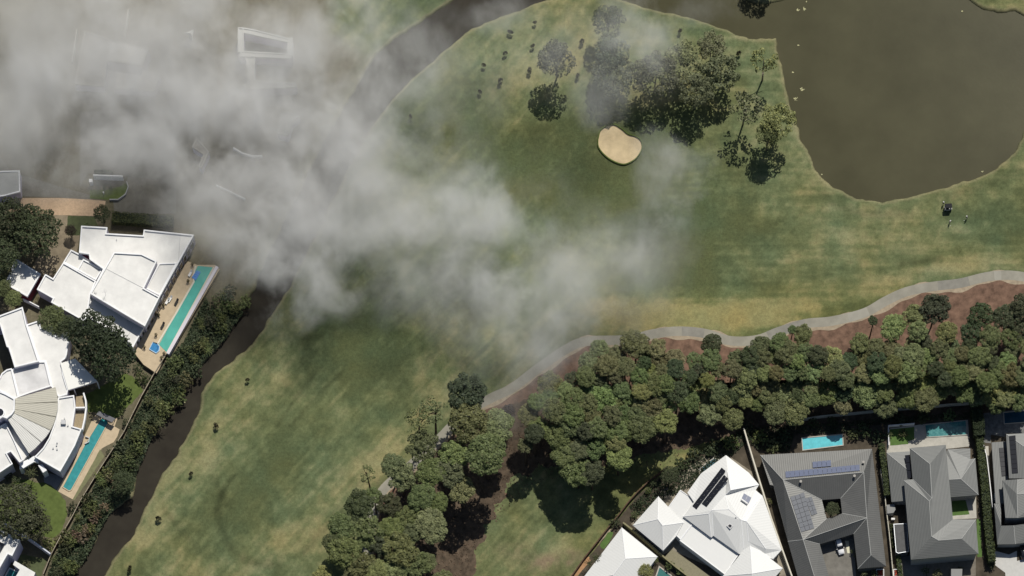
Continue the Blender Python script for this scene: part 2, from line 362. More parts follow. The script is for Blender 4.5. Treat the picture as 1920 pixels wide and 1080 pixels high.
tn.links.new(bn.outputs['Fac'], bb.inputs['Height']); tn.links.new(bb.outputs['Normal'], tn.nodes['Principled BSDF'].inputs['Normal'])
xj = (1165-960)*S
b = MB(); b.poly([(xj,-1500,-.55),(1500,-1500,-.55),(1500,1500,-.55),(xj,1500,-.55)]); tag(b.build('pond_water', wm), kind='structure')
b = MB(); b.poly([(-1500,-1500,-.55),(xj,-1500,-.55),(xj,1500,-.55),(-1500,1500,-.55)])
rm_ = wm.copy(); rm_.name = 'dark_river_water'
for nd in rm_.node_tree.nodes:
    if nd.type == 'VALTORGB':
        nd.color_ramp.elements[0].color = (.027,.023,.018,1); nd.color_ramp.elements[1].color = (.042,.037,.028,1)
    if nd.type == 'TEX_NOISE' and nd.inputs['Scale'].default_value < .1: nd.inputs['Scale'].default_value = .12
tag(b.build('river_water', rm_), kind='structure')
def sheet(name, pts, z, m, wob=0.0, label=None):
    P = wld(pts)
    if wob:
        Q = []
        for i in range(len(P)):
            a, c = P[i], P[(i+1) % len(P)]; n = max(1, int((c-a).length/0.8))
            for k in range(n):
                p = a.lerp(c, k/n); Q.append(p+Vector((random.uniform(-wob, wob), random.uniform(-wob, wob), 0)))
        P = Q
    b = MB(); b.poly([(p.x, p.y, z) for p in P]); return tag(b.build(name, m), label, kind='structure')
PATH = [(1960,528),(1925,520),(1890,516),(1850,519),(1800,531),(1750,537),(1700,547),(1660,565),(1620,587),(1560,602),(1510,607),(1460,622),(1420,637),(1370,639),(1320,625),(1270,621),(1220,627),(1180,637),(1100,640),(1060,656),(1010,690),(960,728),(920,747),(870,777),(815,832),(760,882),(720,917),(700,960),(692,1010),(680,1095)]
mt_ = [(p[0]+2, p[1]+6) for p in PATH[:20]]+[(p[0]+7, p[1]+7) for p in PATH[20:]]
sheet('mulch_bed', mt_+[(880,1095),(893,1055),(886,1030),(908,1008),(903,985),(930,968),(924,945),(950,932),(944,905),(968,885),(990,890),(1010,868),(1100,882),(1200,850),(1300,835),(1400,808),(1700,790),(1960,775)], .008, M_MULCH, .45)
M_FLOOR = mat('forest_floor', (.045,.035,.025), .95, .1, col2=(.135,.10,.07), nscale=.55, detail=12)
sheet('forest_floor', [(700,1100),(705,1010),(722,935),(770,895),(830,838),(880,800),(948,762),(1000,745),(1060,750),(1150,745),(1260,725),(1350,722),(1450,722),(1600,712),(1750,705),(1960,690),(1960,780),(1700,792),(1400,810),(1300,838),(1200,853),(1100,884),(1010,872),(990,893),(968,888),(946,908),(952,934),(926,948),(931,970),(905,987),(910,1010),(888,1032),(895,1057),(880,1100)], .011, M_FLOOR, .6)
sheet('garden_soil', [(1250,884),(1300,858),(1400,812),(1480,796),(1600,781),(1700,773),(1960,758),(1960,1110),(1070,1110),(1098,1052),(1122,1022),(1162,970),(1198,926)], .006, M_SOIL, .1)
b = MB(); L = [at(p.x, p.y) for p in catmull(PATH, 6)]
LV = [at(p.x+2, p.y+3+3*math.sin(p.x*.05)+2*math.sin(p.x*.13)) for p in catmull(PATH, 6)]
b.strip(LV, 3.0, 0, .014); tag(b.build('sandy_verge', M_VERGE), kind='structure')
b = MB(); b.strip(L, 2.65, 0, .02); path = tag(b.build('path', M_PATH), kind='structure')
M_PATCH = mat('newer_concrete', (.305,.29,.245), .9, .15, noise=.08, nscale=.3)
for i0, i1 in ((47, 52), (14, 17)):
    b = MB(); b.strip(L[i0:i1], 2.62, 0, .026); tag(b.build('path_patch', M_PATCH), kind='structure')
for i0, i1 in ((22, 30), (60, 70), (84, 90)):
    b = MB(); b.strip(L[i0:i1], 2.62, 0, .026); tag(b.build('path_patch', mat('older_concrete', (.225,.215,.185), .9, .1, noise=.14, nscale=.4)), kind='structure')
bunk = catmull([(1121,262),(1126,245),(1138,236),(1152,234),(1166,242),(1178,252),(1192,256),(1202,264),(1204,278),(1196,294),(1184,304),(1168,309),(1148,302),(1132,290),(1122,276),(1121,262)], 5)
bw = [at(p.x, p.y) for p in bunk[:-1]]; c0 = sum(bw, Vector())/len(bw)
b = MB(); n = len(bw); rings = [(1.0, .03), (.93, .012), (.8, .03), (.5, .04)]
for (s0, z0), (s1, z1) in zip(rings, rings[1:]):
    for i in range(n):
        a, c = bw[i]-c0, bw[(i+1) % n]-c0
        b.poly([tuple(c0+a*s0+Vector((0,0,z0))), tuple(c0+c*s0+Vector((0,0,z0))), tuple(c0+c*s1+Vector((0,0,z1))), tuple(c0+a*s1+Vector((0,0,z1)))])
b.poly([tuple(c0+(p-c0)*.5+Vector((0,0,.04))) for p in bw])
tag(b.build('sand_bunker', M_SAND), kind='structure')
b = MB(); b.strip(bw[-1:]+bw[:], .3, 0, .4); tag(b.build('bunker_lip', M_LAWN), kind='structure')
# ---------------------------------------------------------------- buildings
SUBV = {}
def roof(parent, V, F, m, name='roof', th=.28, wall=None, wname='wall', win=.45, zb=0.0, ridge=True, eave_mat=None):
    """hipped roof: V name -> (px, py, z) as it stands in the photograph, F facets; solid, with fascia, walls and ridge caps"""
    P = {k: at(*v) for k, v in V.items()}; b = MB(); edges = {}
    for f in F:
        pts = [P[k] for k in f]; n = Vector((0, 0, 0))
        for i in range(len(pts)):
            a, c = pts[i], pts[(i+1) % len(pts)]
            n += Vector(((a.y-c.y)*(a.z+c.z), (a.z-c.z)*(a.x+c.x), (a.x-c.x)*(a.y+c.y)))
        if n.z < 0: pts = pts[::-1]; f = f[::-1]; n = -n
        n.normalize()
        u = Vector((-n.y, n.x, 0)); u = u.normalized() if u.length > .02 else Vector((1, 0, 0)); w = n.cross(u)
        b.poly(pts, [(p.dot(u), p.dot(w)) for p in pts])
        for i in range(len(f)): edges[(f[i], f[(i+1) % len(f)])] = 1
    bd = {a: c for (a, c) in edges if (c, a) not in edges}
    loops = []; left = dict(bd)
    while left:
        s0 = next(iter(left)); lp = [s0]; c = left.pop(s0)
        while c != s0 and c in left: lp.append(c); c = left.pop(c)
        loops.append(lp)
    dn = Vector((0, 0, -th))
    for lp in loops:
        for i in range(len(lp)):
            a, c = P[lp[i]], P[lp[(i+1) % len(lp)]]; b.poly([a+dn, c+dn, c, a])
    for f in F: b.poly([P[k]+dn for k in f][::-1])
    r = b.build(name, m, parent)
    if wall:
        w = MB()
        for lp in loops:
            pts = [P[k] for k in lp]
            ar = sum(pts[i].x*pts[(i+1) % len(pts)].y-pts[(i+1) % len(pts)].x*pts[i].y for i in range(len(pts)))
            Q = inset(pts, win if ar > 0 else -win)
            n = len(Q)
            for i in range(n):
                a, c = Q[i], Q[(i+1) % n]; za, zc = pts[i].z-th-.02, pts[(i+1) % n].z-th-.02
                w.poly([(a.x,a.y,zb),(c.x,c.y,zb),(c.x,c.y,zc),(a.x,a.y,za)])
        w.build(wname, wall, parent)
    if ridge:
        w = MB(); done = set()
        for (a, c) in edges:
            if (c, a) in edges and (c, a) not in done:
                done.add((a, c))
                if max(P[a].z, P[c].z) > min(v.z for v in P.values())+.5:
                    # only convex lines get a cap
                    fa = [f for f in F if a in f and c in f]
                    mid = (P[a]+P[c])/2; oth = [P[k] for f in fa for k in f if k not in (a, c)]
                    if oth and (sum(o.z for o in oth)/len(oth) < mid.z+.05): w.tube([P[a], P[c]], .09, 5)
        if w.v: w.build('ridge_cap', eave_mat or M_RIDGE, r)
    return r, P
def slab(parent, pts, z, m=None, wall=None, zb=0.0, ph=.35, pw=.32, pm=None, rname='roof', parapet=True):
    P = [at(p[0], p[1], z) for p in pts]; b = MB(); b.prism(P, z-.3, z)
    r = b.build(rname, m or M_ROOFW, parent)
    Q = inset(P, .05)
    w = MB(); n = len(Q)
    for i in range(n):
        a, c = Q[i], Q[(i+1) % n]; w.poly([(a.x,a.y,zb),(c.x,c.y,zb),(c.x,c.y,z-.3),(a.x,a.y,z-.3)])
    w.build('wall', wall or M_LILAC, parent)
    if parapet:
        I = inset(P, pw); O = inset(P, -.03); w = MB(); zt = z+ph; zl = z-.33
        for i in range(n):
            j = (i+1) % n
            w.poly([(O[i].x,O[i].y,zt),(O[j].x,O[j].y,zt),(I[j].x,I[j].y,zt),(I[i].x,I[i].y,zt)])
            w.poly([(O[i].x,O[i].y,zl),(O[j].x,O[j].y,zl),(O[j].x,O[j].y,zt),(O[i].x,O[i].y,zt)])
            w.poly([(I[i].x,I[i].y,zl),(I[i].x,I[i].y,zt),(I[j].x,I[j].y,zt),(I[j].x,I[j].y,zl)])
        w.build('parapet', pm or M_WHITE, r)
    return r, P
def windows(parent, a, c, z0, z1, n, gap=.35):
    """a row of framed windows along the wall a-c (outside is to the right of a->c)"""
    a, c = Vector((a[0], a[1], 0)), Vector((c[0], c[1], 0)); d = (c-a).normalized(); q = Vector((d.y, -d.x, 0)); L = (c-a).length/n
    for i in range(n):
        s0, s1 = a+d*(i*L+gap), a+d*((i+1)*L-gap); b = MB()
        b.prism([s0-q*.02, s1-q*.02, s1+q*.05, s0+q*.05], z0, z1); f = b.build('window', M_FRAME, parent)
        b = MB(); b.prism([s0+d*.06+q*.052, s1-d*.06+q*.052, s1-d*.06+q*.07, s0+d*.06+q*.07], z0+.06, z1-.06); b.build('pane', M_GLASS, f)
def hit(P, px, py, off=.06):
    """point of the plane through three roof points seen at this pixel"""
    a, c, d = P[:3]; n = (c-a).cross(d-a).normalized()
    if n.z < 0: n = -n
    C = Vector((CX, CY, H)); G = at(px, py, 0); r = G-C
    t = (a-C).dot(n)/r.dot(n); return C+r*t+n*off
def solar(parent, plane, quad, nu, nv, cell, name='solar_array', gap=.03):
    q = [hit(plane, *p, off=.10) for p in quad]
    b = MB()
    def bl(u, v, o=0): 
        return (q[0]*(1-u)+q[1]*u)*(1-v)+(q[3]*(1-u)+q[2]*u)*v+Vector((0,0,o))
    for v in (.2, .8):
        b.tube([bl(0, v, -.05), bl(1, v, -.05)], .025, 4)
    root = b.build(name, M_PANELF, parent)
    for i in range(nu):
        for j in range(nv):
            u0, u1, v0, v1 = i/nu+gap/nu, (i+1)/nu-gap/nu, j/nv+gap/nv, (j+1)/nv-gap/nv
            c = [bl(u0, v0), bl(u1, v0), bl(u1, v1), bl(u0, v1)]; m = MB(); o = Vector((0, 0, .035))
            cc = sum(c, Vector())/4
            m.poly([p+o for p in c]); m.poly(c[::-1])
            for k in range(4): m.poly([c[k], c[(k+1) % 4], c[(k+1) % 4]+o, c[k]+o])
            ob = m.build('solar_panel', cell, root)
    return root
def pipe(parent, p, r=.12, h=.5, m=None, name='roof_vent'):
    b = MB(); b.tube([p-Vector((0,0,.2)), p+Vector((0,0,h))], r, 10); b.tube([p+Vector((0,0,h)), p+Vector((0,0,h+.08))], r*1.7, 10)
    return b.build(name, m or M_FRAME, parent)
def antenna(parent, p):
    b = MB(); b.tube([p, p+Vector((0,0,2.2))], .035, 6)
    for k in range(5): b.box((p.x, p.y+.25*(k-2), p.z+2.1), (1.5-.18*k, .03, .03))
    b.tube([p+Vector((0,-.7,2.1)), p+Vector((0,.7,2.1))], .02, 5)
    b.build('antenna', M_FRAME, parent)
def house(name, label, px, py, cat='house', group=None):
    r = empty(name, at(px, py)); tag(r, label, cat, group); return r
def thing_mesh(b, name, m, label, cat, group=None, smooth=False):
    c = sum((Vector(v) for v in b.v), Vector())/len(b.v); z = min(v[2] for v in b.v)
    o = b.build(name, m, at0=(c.x, c.y, z), smooth=smooth); return tag(o, label, cat, group)
def rimmed_pool(name, label, surround, water, wm_, z=.05, cop=M_BEIGE, coping_w=.35, label_group=None):
    W_ = wld(water, z); c = sum(W_, Vector())/len(W_)
    e = empty(name, (c.x, c.y, 0)); tag(e, label, 'swimming pool', label_group)
    b = MB(); b.poly([(p.x, p.y, z+.02) for p in W_]); b.build('pool_water', wm_, e)
    O, I = inset(W_, -coping_w), W_; b = MB(); n = len(W_); zt = z+.13
    for i in range(n):
        j = (i+1) % n
        b.poly([(O[i].x,O[i].y,zt),(O[j].x,O[j].y,zt),(I[j].x,I[j].y,zt),(I[i].x,I[i].y,zt)])
        b.poly([(O[i].x,O[i].y,0),(O[j].x,O[j].y,0),(O[j].x,O[j].y,zt),(O[i].x,O[i].y,zt)])
        b.poly([(I[i].x,I[i].y,zt),(I[j].x,I[j].y,zt),(I[j].x,I[j].y,0),(I[i].x,I[i].y,0)])
    b.build('coping', cop, e)
    return e

# ---- white pool house at the left
c = crop(60, 410, 4.153)
A = house('flat_roofed_house', 'white flat-roofed house in stepped blocks beside the long turquoise pool', 200, 540)
main = c([(385,60),(588,72),(580,118),(865,135),(872,90),(1262,130),(995,612),(880,842),(455,590),(555,395),(450,320),(445,280),(368,268)])
r1, P1 = slab(A, main, 4.6)
up = c([(640,265),(855,278),(972,335),(872,545),(995,612),(880,842),(455,588)])
up_i = [(p[0], p[1]) for p in up]
r2, P2 = slab(A, up_i, 6.4, zb=4.3)
low = c([(452,600),(872,850),(785,1012),(735,940),(540,830),(430,765)])
r3, P3 = slab(A, low, 3.5, M_ROOFG)
west = c([(245,345),(500,490),(455,592),(430,765),(405,800),(150,655),(165,625),(40,555),(105,435),(165,470)])
r4, P4 = slab(A, west, 4.2)
sm = c([(305,245),(450,320),(552,395),(502,486),(245,343)])
r5, P5 = slab(A, sm, 3.3, M_ROOFG)
well = c([(400,318),(550,395),(500,482),(355,402)])
slab(A, well, 3.75, M_ROOFG, zb=3.2)
east = c([(990,350),(1130,345),(995,600),(885,545)])
slab(A, east, 4.72, M_ROOFG, zb=4.5, ph=.25)
b = MB(); L = [at(*p, 4.66) for p in c([(1155,118),(1140,350)])]; b.strip(L, .12, 4.62, 4.72); b.build('roof_joint', M_FRAME, r1)
b = MB(); L = [at(*p, 6.42) for p in c([(575,388),(995,608)])]; b.strip(L, .1, 6.41, 6.47); b.build('roof_joint', M_FRAME, r2)
b = MB(); L = [at(*p, 3.56) for p in c([(785,840),(735,935)])]; b.strip(L, .1, 3.52, 3.6); b.build('roof_joint', M_FRAME, r3)
b = MB(); b.prism([at(*p, 4.0) for p in c([(375,270),(448,272),(448,318),(420,300)])], 0, 3.9); b.build('maroon_wall', M_MAROON, A)
antenna(A, at(60+575/4.153, 410+590/4.153, 6.4))
for q in [(490,575,6.4),(500,580,6.4),(660,165,4.6),(255,690,4.2),(500,680,3.5),(745,800,3.5)]:
    pipe(A, at(60+q[0]/4.153, 410+q[1]/4.153, q[2]), .08, .35)
# windows look over the pool terrace
a, e = P1[5], P1[7]
windows(A, (e.x+.12, e.y-.05), (a.x-.25, a.y-1.0), 1.5, 4.1, 13)
a, e = P3[1], P3[2]; windows(A, (e.x+.03, e.y+.3), (a.x+.02, a.y-.3), 1.4, 3.0, 4)
# terrace raised on a wall with the pool in it
c = crop(240, 470, 4.5)
terr = c([(505,90),(585,120),(735,120),(772,158),(345,882),(318,872),(262,1000),(240,1035),(130,960),(75,890),(40,835),(440,170)])
T = empty('terrace', at(330, 600)); tag(T, 'beige paved terrace raised on a lilac wall beside the white pool house', 'terrace')
TP = [at(*p, 1.2) for p in terr]; b = MB(); b.prism(TP, -.2, 1.2); b.build('paving', M_BEIGE, T)
b = MB(); rail = [at(*p, 1.2) for p in c([(735,122),(772,160),(345,884),(318,872)])]
b.strip([at(*p, 1.75) for p in c([(752,132),(335,868)])], .85, -.1, 1.72); b.build('retaining_wall', mat('lilac_wall', (.62,.58,.62), .7), T)
b = MB(); b.strip([at(*p, 1.3) for p in c([(572,130),(548,220),(556,262),(410,520),(252,782)])], .45, 1.2, 1.34); b.build('coping', mat('cream_coping', (.62,.58,.47), .7), T)
PL = empty('lap_pool', at(350, 570)); tag(PL, 'long turquoise lap pool along the raised beige terrace', 'swimming pool')
b = MB(); b.poly([at(*p, 1.26) for p in c([(590,128),(715,140),(325,855),(262,792),(556,262),(540,222)])]); b.build('pool_water', M_TURQ, PL)
b = MB(); b.strip([at(*p, 1.3) for p in c([(724,140),(330,858)])], .35, 1.15, 1.36); b.build('coping', mat('cream_coping', (.62,.58,.47)), PL)
b = MB(); bp = [at(*p, 1.4) for p in c([(580,165),(612,180),(572,250),(538,225)])]; b.prism(bp, 1.28, 1.42)
lm = thing_mesh(b, 'pool_raft', M_BLUEMAT, 'blue vinyl raft floating at the top end of the turquoise pool', 'pool raft')
b = MB(); d1 = (bp[1]-bp[0]); d2 = (bp[3]-bp[0])
for k in range(1, 4):
    b = MB(); p = bp[0]+d1*.1+d2*(k/4-.02); b.prism([p, p+d1*.8, p+d1*.8+d2*.03, p+d2*.03], 1.42, 1.43)
    b.build('seam', mat('dark_blue_seam', (.03,.10,.32)), lm)
SPA = empty('spa', at(292, 652)); tag(SPA, 'small blue spa set in the terrace at the lower end of the turquoise pool', 'spa')
sp = [at(*p, 1.3) for p in c([(210,772),(248,785),(268,810),(262,845),(238,866),(180,832)])]
b = MB(); b.prism(sp, 1.1, 1.32); b.build('water', M_SPA, SPA)
b = MB(); b.strip(sp+sp[:2], .22, 1.1, 1.42); b.build('rim', mat('pale_blue_rim', (.45,.58,.68)), SPA)
b = MB(); q = sum(sp, Vector())/6; b.strip([q+(p-q)*.5 for p in sp[1:5]], .2, 1.3, 1.33); b.build('step', mat('dark_blue_step', (.02,.10,.25)), SPA)
def lounger(px, py, rz, z, label, m):
    r = empty('sun_lounger', at(px, py, z), rz); tag(r, label, 'sun lounger', 'loungers on the pool terrace')
    b = MB(); b.box((0,-.2,.32), (.65,1.3,.08)); b.build('seat', m, r, local=True)
    b = MB(); b.poly([(-.32,.46,.34),(.32,.46,.34),(.32,1.0,.75),(-.32,1.0,.75)]); b.poly([(-.32,.5,.28),(-.32,1.04,.69),(.32,1.04,.69),(.32,.5,.28)])
    b.poly([(-.32,.46,.34),(-.32,1.0,.75),(-.32,1.04,.69),(-.32,.5,.28)]); b.poly([(.32,.46,.34),(.32,.5,.28),(.32,1.04,.69),(.32,1.0,.75)]); b.build('backrest', m, r, local=True)
    for x in (-.28, .28):
        for y in (-.75, .4):
            b = MB(); b.box((x, y, .15), (.05,.05,.3)); b.build('leg', M_FRAME, r, local=True)
M_DARKF = mat('dark_fabric', (.04,.038,.035), .9)
for px, py, rz, lb, m in [(314,566,-.6,'white sun lounger against the house wall on the pool terrace, nearer the pool end',M_CAP),(319,562,-.6,'white sun lounger beside its twin halfway up the pool terrace',M_CAP),
                          (331,568,-.5,'dark sun lounger at the pool edge opposite the white ones',M_DARKF),(305,612,-.5,'dark sun lounger lower down the terrace above the spa',M_DARKF),
                          (357,514,-.5,'pale sun lounger by the blue raft at the top of the terrace',M_CAP)]:
    lounger(px, py, rz, 1.2, lb, m)
# garage beside it
c = crop(0, 320, 4.154)
G_ = house('garage', 'small white flat-roofed garage with a maroon side wall below the big round trees', 40, 530, 'garage')
rg, PG = slab(G_, c([(40,885),(215,985),(318,808),(125,690)]), 3.6, wall=M_MAROON, zb=0)
pipe(G_, at(40, 520, 3.6), .08, .3)

# ---- curved house with the fan roof
u = lambda pts: [(p[0]/5.4, 560+p[1]/5.4) for p in pts]
d = lambda pts: [(p[0]/5.4, 740+p[1]/5.4) for p in pts]
B = house('fan_roofed_house', 'large white house with a fan-shaped ribbed roof and round hub at the left edge', 60, 740)
slab(B, u([(-40,190),(230,90),(270,265),(395,640),(150,700),(90,500),(70,490),(0,260),(-60,270)]), 6.2)
slab(B, u([(270,268),(400,225),(415,300),(545,268),(568,380),(685,340),(705,400),(672,605),(622,640),(645,780),(690,925),(680,975),(595,1000),(520,890),(460,640),(395,640)]), 4.4)
rB, PB = slab(B, u([(150,700),(395,640),(460,640),(520,890),(300,960),(190,1000),(120,730)]), 5.0, mat('stained_roof', (.62,.61,.60), .7, noise=.16, nscale=.25, detail=9))
slab(B, u([(0,800),(20,760),(70,722),(120,710),(190,1000),(150,1022),(0,935),(-60,900)]), 5.4)
rP, PP = slab(B, u([(610,655),(760,605),(985,835),(690,925)]), 4.95, ribbed('white_rib_sheet', (.78,.77,.72), .9, .04, .5, .3, 0, noise=.02, var=.1), zb=4.2, parapet=False)
for x0, y0, x1, y1 in [(750,915,745,960),(985,845,985,910)]:
    q = at(x0/5.4, 560+y0/5.4, 4.0); b = MB(); b.box((q.x, q.y, 2.0), (.3,.3,4.0)); b.build('column', M_WHITE, B)
# hub, fan, ring
hub = d([(-60,-60),(0,-30),(60,-5),(150,45),(150,120),(148,165),(120,205),(70,245),(30,230),(0,250),(-60,260)])
rh, PH = slab(B, hub, 7.2)
q = at(0, 740+185/5.4, 7.2); b = MB(); b.tube([(q.x, q.y, 7.15), (q.x, q.y, 7.6)], 1.35, 20); sk = b.build('skylight', M_WHITE, B)
b = MB(); b.tube([(q.x, q.y, 7.6), (q.x, q.y, 7.63)], 1.05, 20); b.build('pane', M_GLASS, sk)
hx, hy = 45/5.4*0, 740+130/5.4
outer = [(103.7,724.8),(108.3,753.9),(104.6,781.7),(94.4,806.7),(76.9,828.9),(53.7,850.2)]
inner = [(28.7,747),(28.9,757),(28,767),(25.5,774.5),(19.5,780.5),(14,785.5)]
M_FAN = ribbed('fan_sheet_roof', (.44,.42,.35), .5, .02, .6, .3, 0, noise=.05, var=.03)
M_FANP = ribbed('pale_fan_sheet_roof', (.62,.61,.57), .5, .02, .6, .3, 0, noise=.05, var=.03)
for k in range(5):
    o0, o1, i0, i1 = outer[k], outer[k+1], inner[k], inner[k+1]
    g = .025
    L_ = lambda a, b_, t: (a[0]*(1-t)+b_[0]*t, a[1]*(1-t)+b_[1]*t)
    V = {'a': (*L_(i0, i1, g), 6.9), 'b': (*L_(i0, i1, 1-g), 6.9), 'd': (*L_(o0, o1, 1-g), 5.6), 'c': (*L_(o0, o1, g), 5.6)}
    om = L_(o0, o1, .5); ct = (20, 766); f = 1.012; V['m'] = (ct[0]+(om[0]-ct[0])*f, ct[1]+(om[1]-ct[1])*f, 5.6)
    roof(B, V, [['a','b','d','m','c']], M_FAN if k < 3 else M_FANP, name='fan_roof_panel', th=.5, ridge=False)
ws = [at(*p, 5.0) for p in outer]+[at(*p, 5.0) for p in inner[::-1]]
b = MB(); b.prism([(p.x, p.y) for p in inset(ws, .3)], 0, 5.0); b.build('wall', M_LILAC, B)
ring = d([(590,35),(750,10),(765,130),(735,325),(828,352),(760,520),(690,645),(612,782),(350,632),(375,610),(440,540),(500,440),(552,300),(568,200),(585,85)])
rR, PR = slab(B, ring, 4.6)
for q in [(640,285),(655,245),(690,315),(575,515),(540,545),(580,490),(580,555)]:
    pipe(B, at(q[0]/5.4, 740+q[1]/5.4, 4.6), .12, .3)
b = MB(); q = at(645/5.4, 740+285/5.4, 4.6); b.box((q.x, q.y, 4.95), (1.3,1.2,.7)); b.build('roof_unit', M_FRAME, B)
bal = d([(765,10),(835,0),(860,60),(862,130),(850,250),(830,350),(738,328),(765,130)])
bp = [at(*p, 3.6) for p in bal]; b = MB(); b.prism(bp, 0, 3.0); b.build('balcony', mat('balcony_floor', (.30,.24,.15), .8, noise=.2, nscale=3), B)
b = MB()
b.strip([at(*p, 4.4) for p in d([(845,-20),(868,60),(870,140),(855,250),(832,350)])], .42, 3.0, 4.35)
b.strip([at(*p, 4.4) for p in d([(765,130),(866,128)])], .4, 3.0, 4.35)
b.strip([at(*p, 4.4) for p in d([(738,328),(832,355)])], .35, 3.0, 4.35); b.build('balcony_frame', M_WHITE, B)
slab(B, d([(-60,340),(0,325),(60,290),(150,470),(235,668),(200,690),(110,580),(70,600),(130,705),(0,792),(-60,830)]), 4.8)
b = MB(); b.prism([at(*p, 4.3) for p in d([(60,290),(95,250),(290,600),(235,665)])], 0, 4.2); b.build('link_roof', M_ROOFW, B)
b = MB(); b.prism([at(*p, 3.9) for p in d([(195,700),(345,620),(385,650),(390,690),(345,680),(235,745)])], 3.2, 3.9); b.build('canopy', M_WHITE, B)
b = MB(); q = at(215/5.4, 740+740/5.4, 3); b.box((q.x, q.y, 1.6), (.9,.9,3.2)); b.build('column', M_WHITE, B)
b = MB(); b.prism([at(*p, 3.6) for p in d([(385,715),(435,790),(475,765),(430,705)])], 0, 3.6); b.build('entry_block', M_WHITE, B)
a, e = PR[11], PR[12]; n = len(PR)
lo = sorted([PR[9], PR[10], PR[11]], key=lambda p: p.x)
for i in (8, 9, 10):
    a, e = PR[i], PR[i+1]; windows(B, (e.x+.06, e.y-.06), (a.x+.06, a.y-.06), .6, 3.9, 3)
a, e = PR[11], PR[12]; windows(B, (e.x, e.y-.05), (a.x, a.y-.05), .6, 3.8, 3)
sheet('paving', d([(770,640),(860,410),(940,240),(975,198),(1030,222),(1190,238),(1160,322),(1212,352),(1190,420),(1150,482),(1075,520),(1030,545),(735,1060),(572,970)]), .02, M_BEIGE)
rimmed_pool('lap_pool', 'teal lap pool below the fan-roofed house with rounded corners', None, d([(1010,270),(1035,240),(1085,265),(1088,292),(720,962),(700,972),(640,935),(860,515)]), M_TEAL, cop=M_BEIGE, coping_w=.25)
b = MB(); b.strip([at(*p, .2) for p in d([(865,425),(905,440),(900,480),(860,500)])], .25, .0, .5); thing_mesh(b, 'pool_ladder', M_FRAME, 'metal pool ladder halfway along the teal lap pool', 'ladder')
b = MB(); b.prism([at(*p, 2.1) for p in d([(1000,165),(1165,240),(1135,280),(975,200)])], 1.9, 2.1)
for p in d([(1010,175),(1150,240),(1128,272),(985,200)]):
    q = at(*p, 1.9); b.box((q.x, q.y, .95), (.12,.12,1.9))
thing_mesh(b, 'pool_shelter', mat('grey_shelter', (.14,.14,.15)), 'grey flat shelter at the upper end of the teal lap pool', 'shelter')
sheet('patio', d([(440,840),(480,790),(620,830),(690,730),(640,840),(570,965),(520,920),(450,890)]), .024, mat('grey_patio', (.20,.20,.20), noise=.1))
sheet('lawn', [(0,912),(20,906),(48,898),(70,905),(88,905),(106,918),(122,938),(127,962),(118,990),(103,1009),(82,1006),(60,1000),(-30,990),(-30,915)], .016, M_LAWN, .15)
sheet('side_lawn', [(236,700),(258,712),(268,732),(250,752),(226,776),(214,790),(195,775),(165,772),(160,740)], .016, M_LAWN, .2)
sheet('strip_lawn', [(188,842),(196,855),(140,938),(136,937)], .03, mat('worn_lawn', (.17,.17,.085), noise=.15), .05)

# ---- house in the lower left corner
D_ = house('white_courtyard_house', 'white flat-roofed house around a small pool in the bottom left corner', 20, 1050)
v = lambda pts: [(p[0]/5.4, 880+p[1]/5.4) for p in pts]
slab(D_, v([(-160,620),(-20,600),(202,720),(125,880),(80,860),(0,1000),(-80,1180),(-200,1180)]), 5.8)
slab(D_, v([(150,925),(357,1045),(300,1200),(120,1200),(160,1085),(200,1015),(132,965)]), 3.3, parapet=False)
rimmed_pool('plunge_pool', 'teal plunge pool inside the corner courtyard house', None, v([(100,1010),(180,1045),(140,1120),(40,1120)]), M_TEAL, cop=M_WHITE)
b = MB(); b.prism([at(*p, 5.86) for p in v([(0,735),(50,765),(0,850)])], 5.8, 6.1); b.build('skylight', M_GLASS, D_)
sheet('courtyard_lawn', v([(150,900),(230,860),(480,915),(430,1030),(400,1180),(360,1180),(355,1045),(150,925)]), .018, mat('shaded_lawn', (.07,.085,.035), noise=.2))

# walls and fences of the left bank
def wall_line(name, label, pts, h, w, m, cat='wall', posts=0, capm=None):
    L = [at(p[0], p[1], 0) for p in pts]; b = MB(); b.strip(L, w, -.1, h)
    c = sum(L, Vector())/len(L); o = empty(name, (c.x, c.y, 0)); tag(o, label, cat)
    b.build('panel', m, o)
    if capm: b = MB(); b.strip(L, w+.08, h+.003, h+.08); b.build('cap', capm, o)
    if posts:
        for a, e in zip(L, L[1:]):
            n = max(1, int((e-a).length/posts))
            for k in range(n):
                q = a.lerp(e, k/n); b = MB(); b.box((q.x, q.y, h/2+.06), (.12,.12,h+.12)); b.build('post', m, o)
    return o
wall_line('boundary_wall', 'white curving garden wall above the bottom left courtyard house', [(12,988),(30,1000),(52,1012),(75,1028),(97,1044)], 2.3, .35, mat('blue_white_wall', (.58,.60,.66)))
wall_line('river_fence', 'long brown timber fence between the gardens and the river scrub', [(311,672),(290,705),(266,748),(250,780),(233,815),(218,838),(188,884),(152,943),(137,972),(115,1010),(98,1042),(83,1080)], 1.5, .12, M_TIMBER, 'fence', 2.4, mat('weathered_cap', (.30,.26,.19), noise=.2))
wall_line('retaining_wall', 'white wall closing the lower end of the turquoise pool terrace', [(270,685),(292,698),(297,690)], .8, .3, M_WHITE)
wall_line('garden_wall', 'short white wall between garage and stepped house', [(45,565),(58,571),(75,580)], 1.6, .25, M_WHITE)
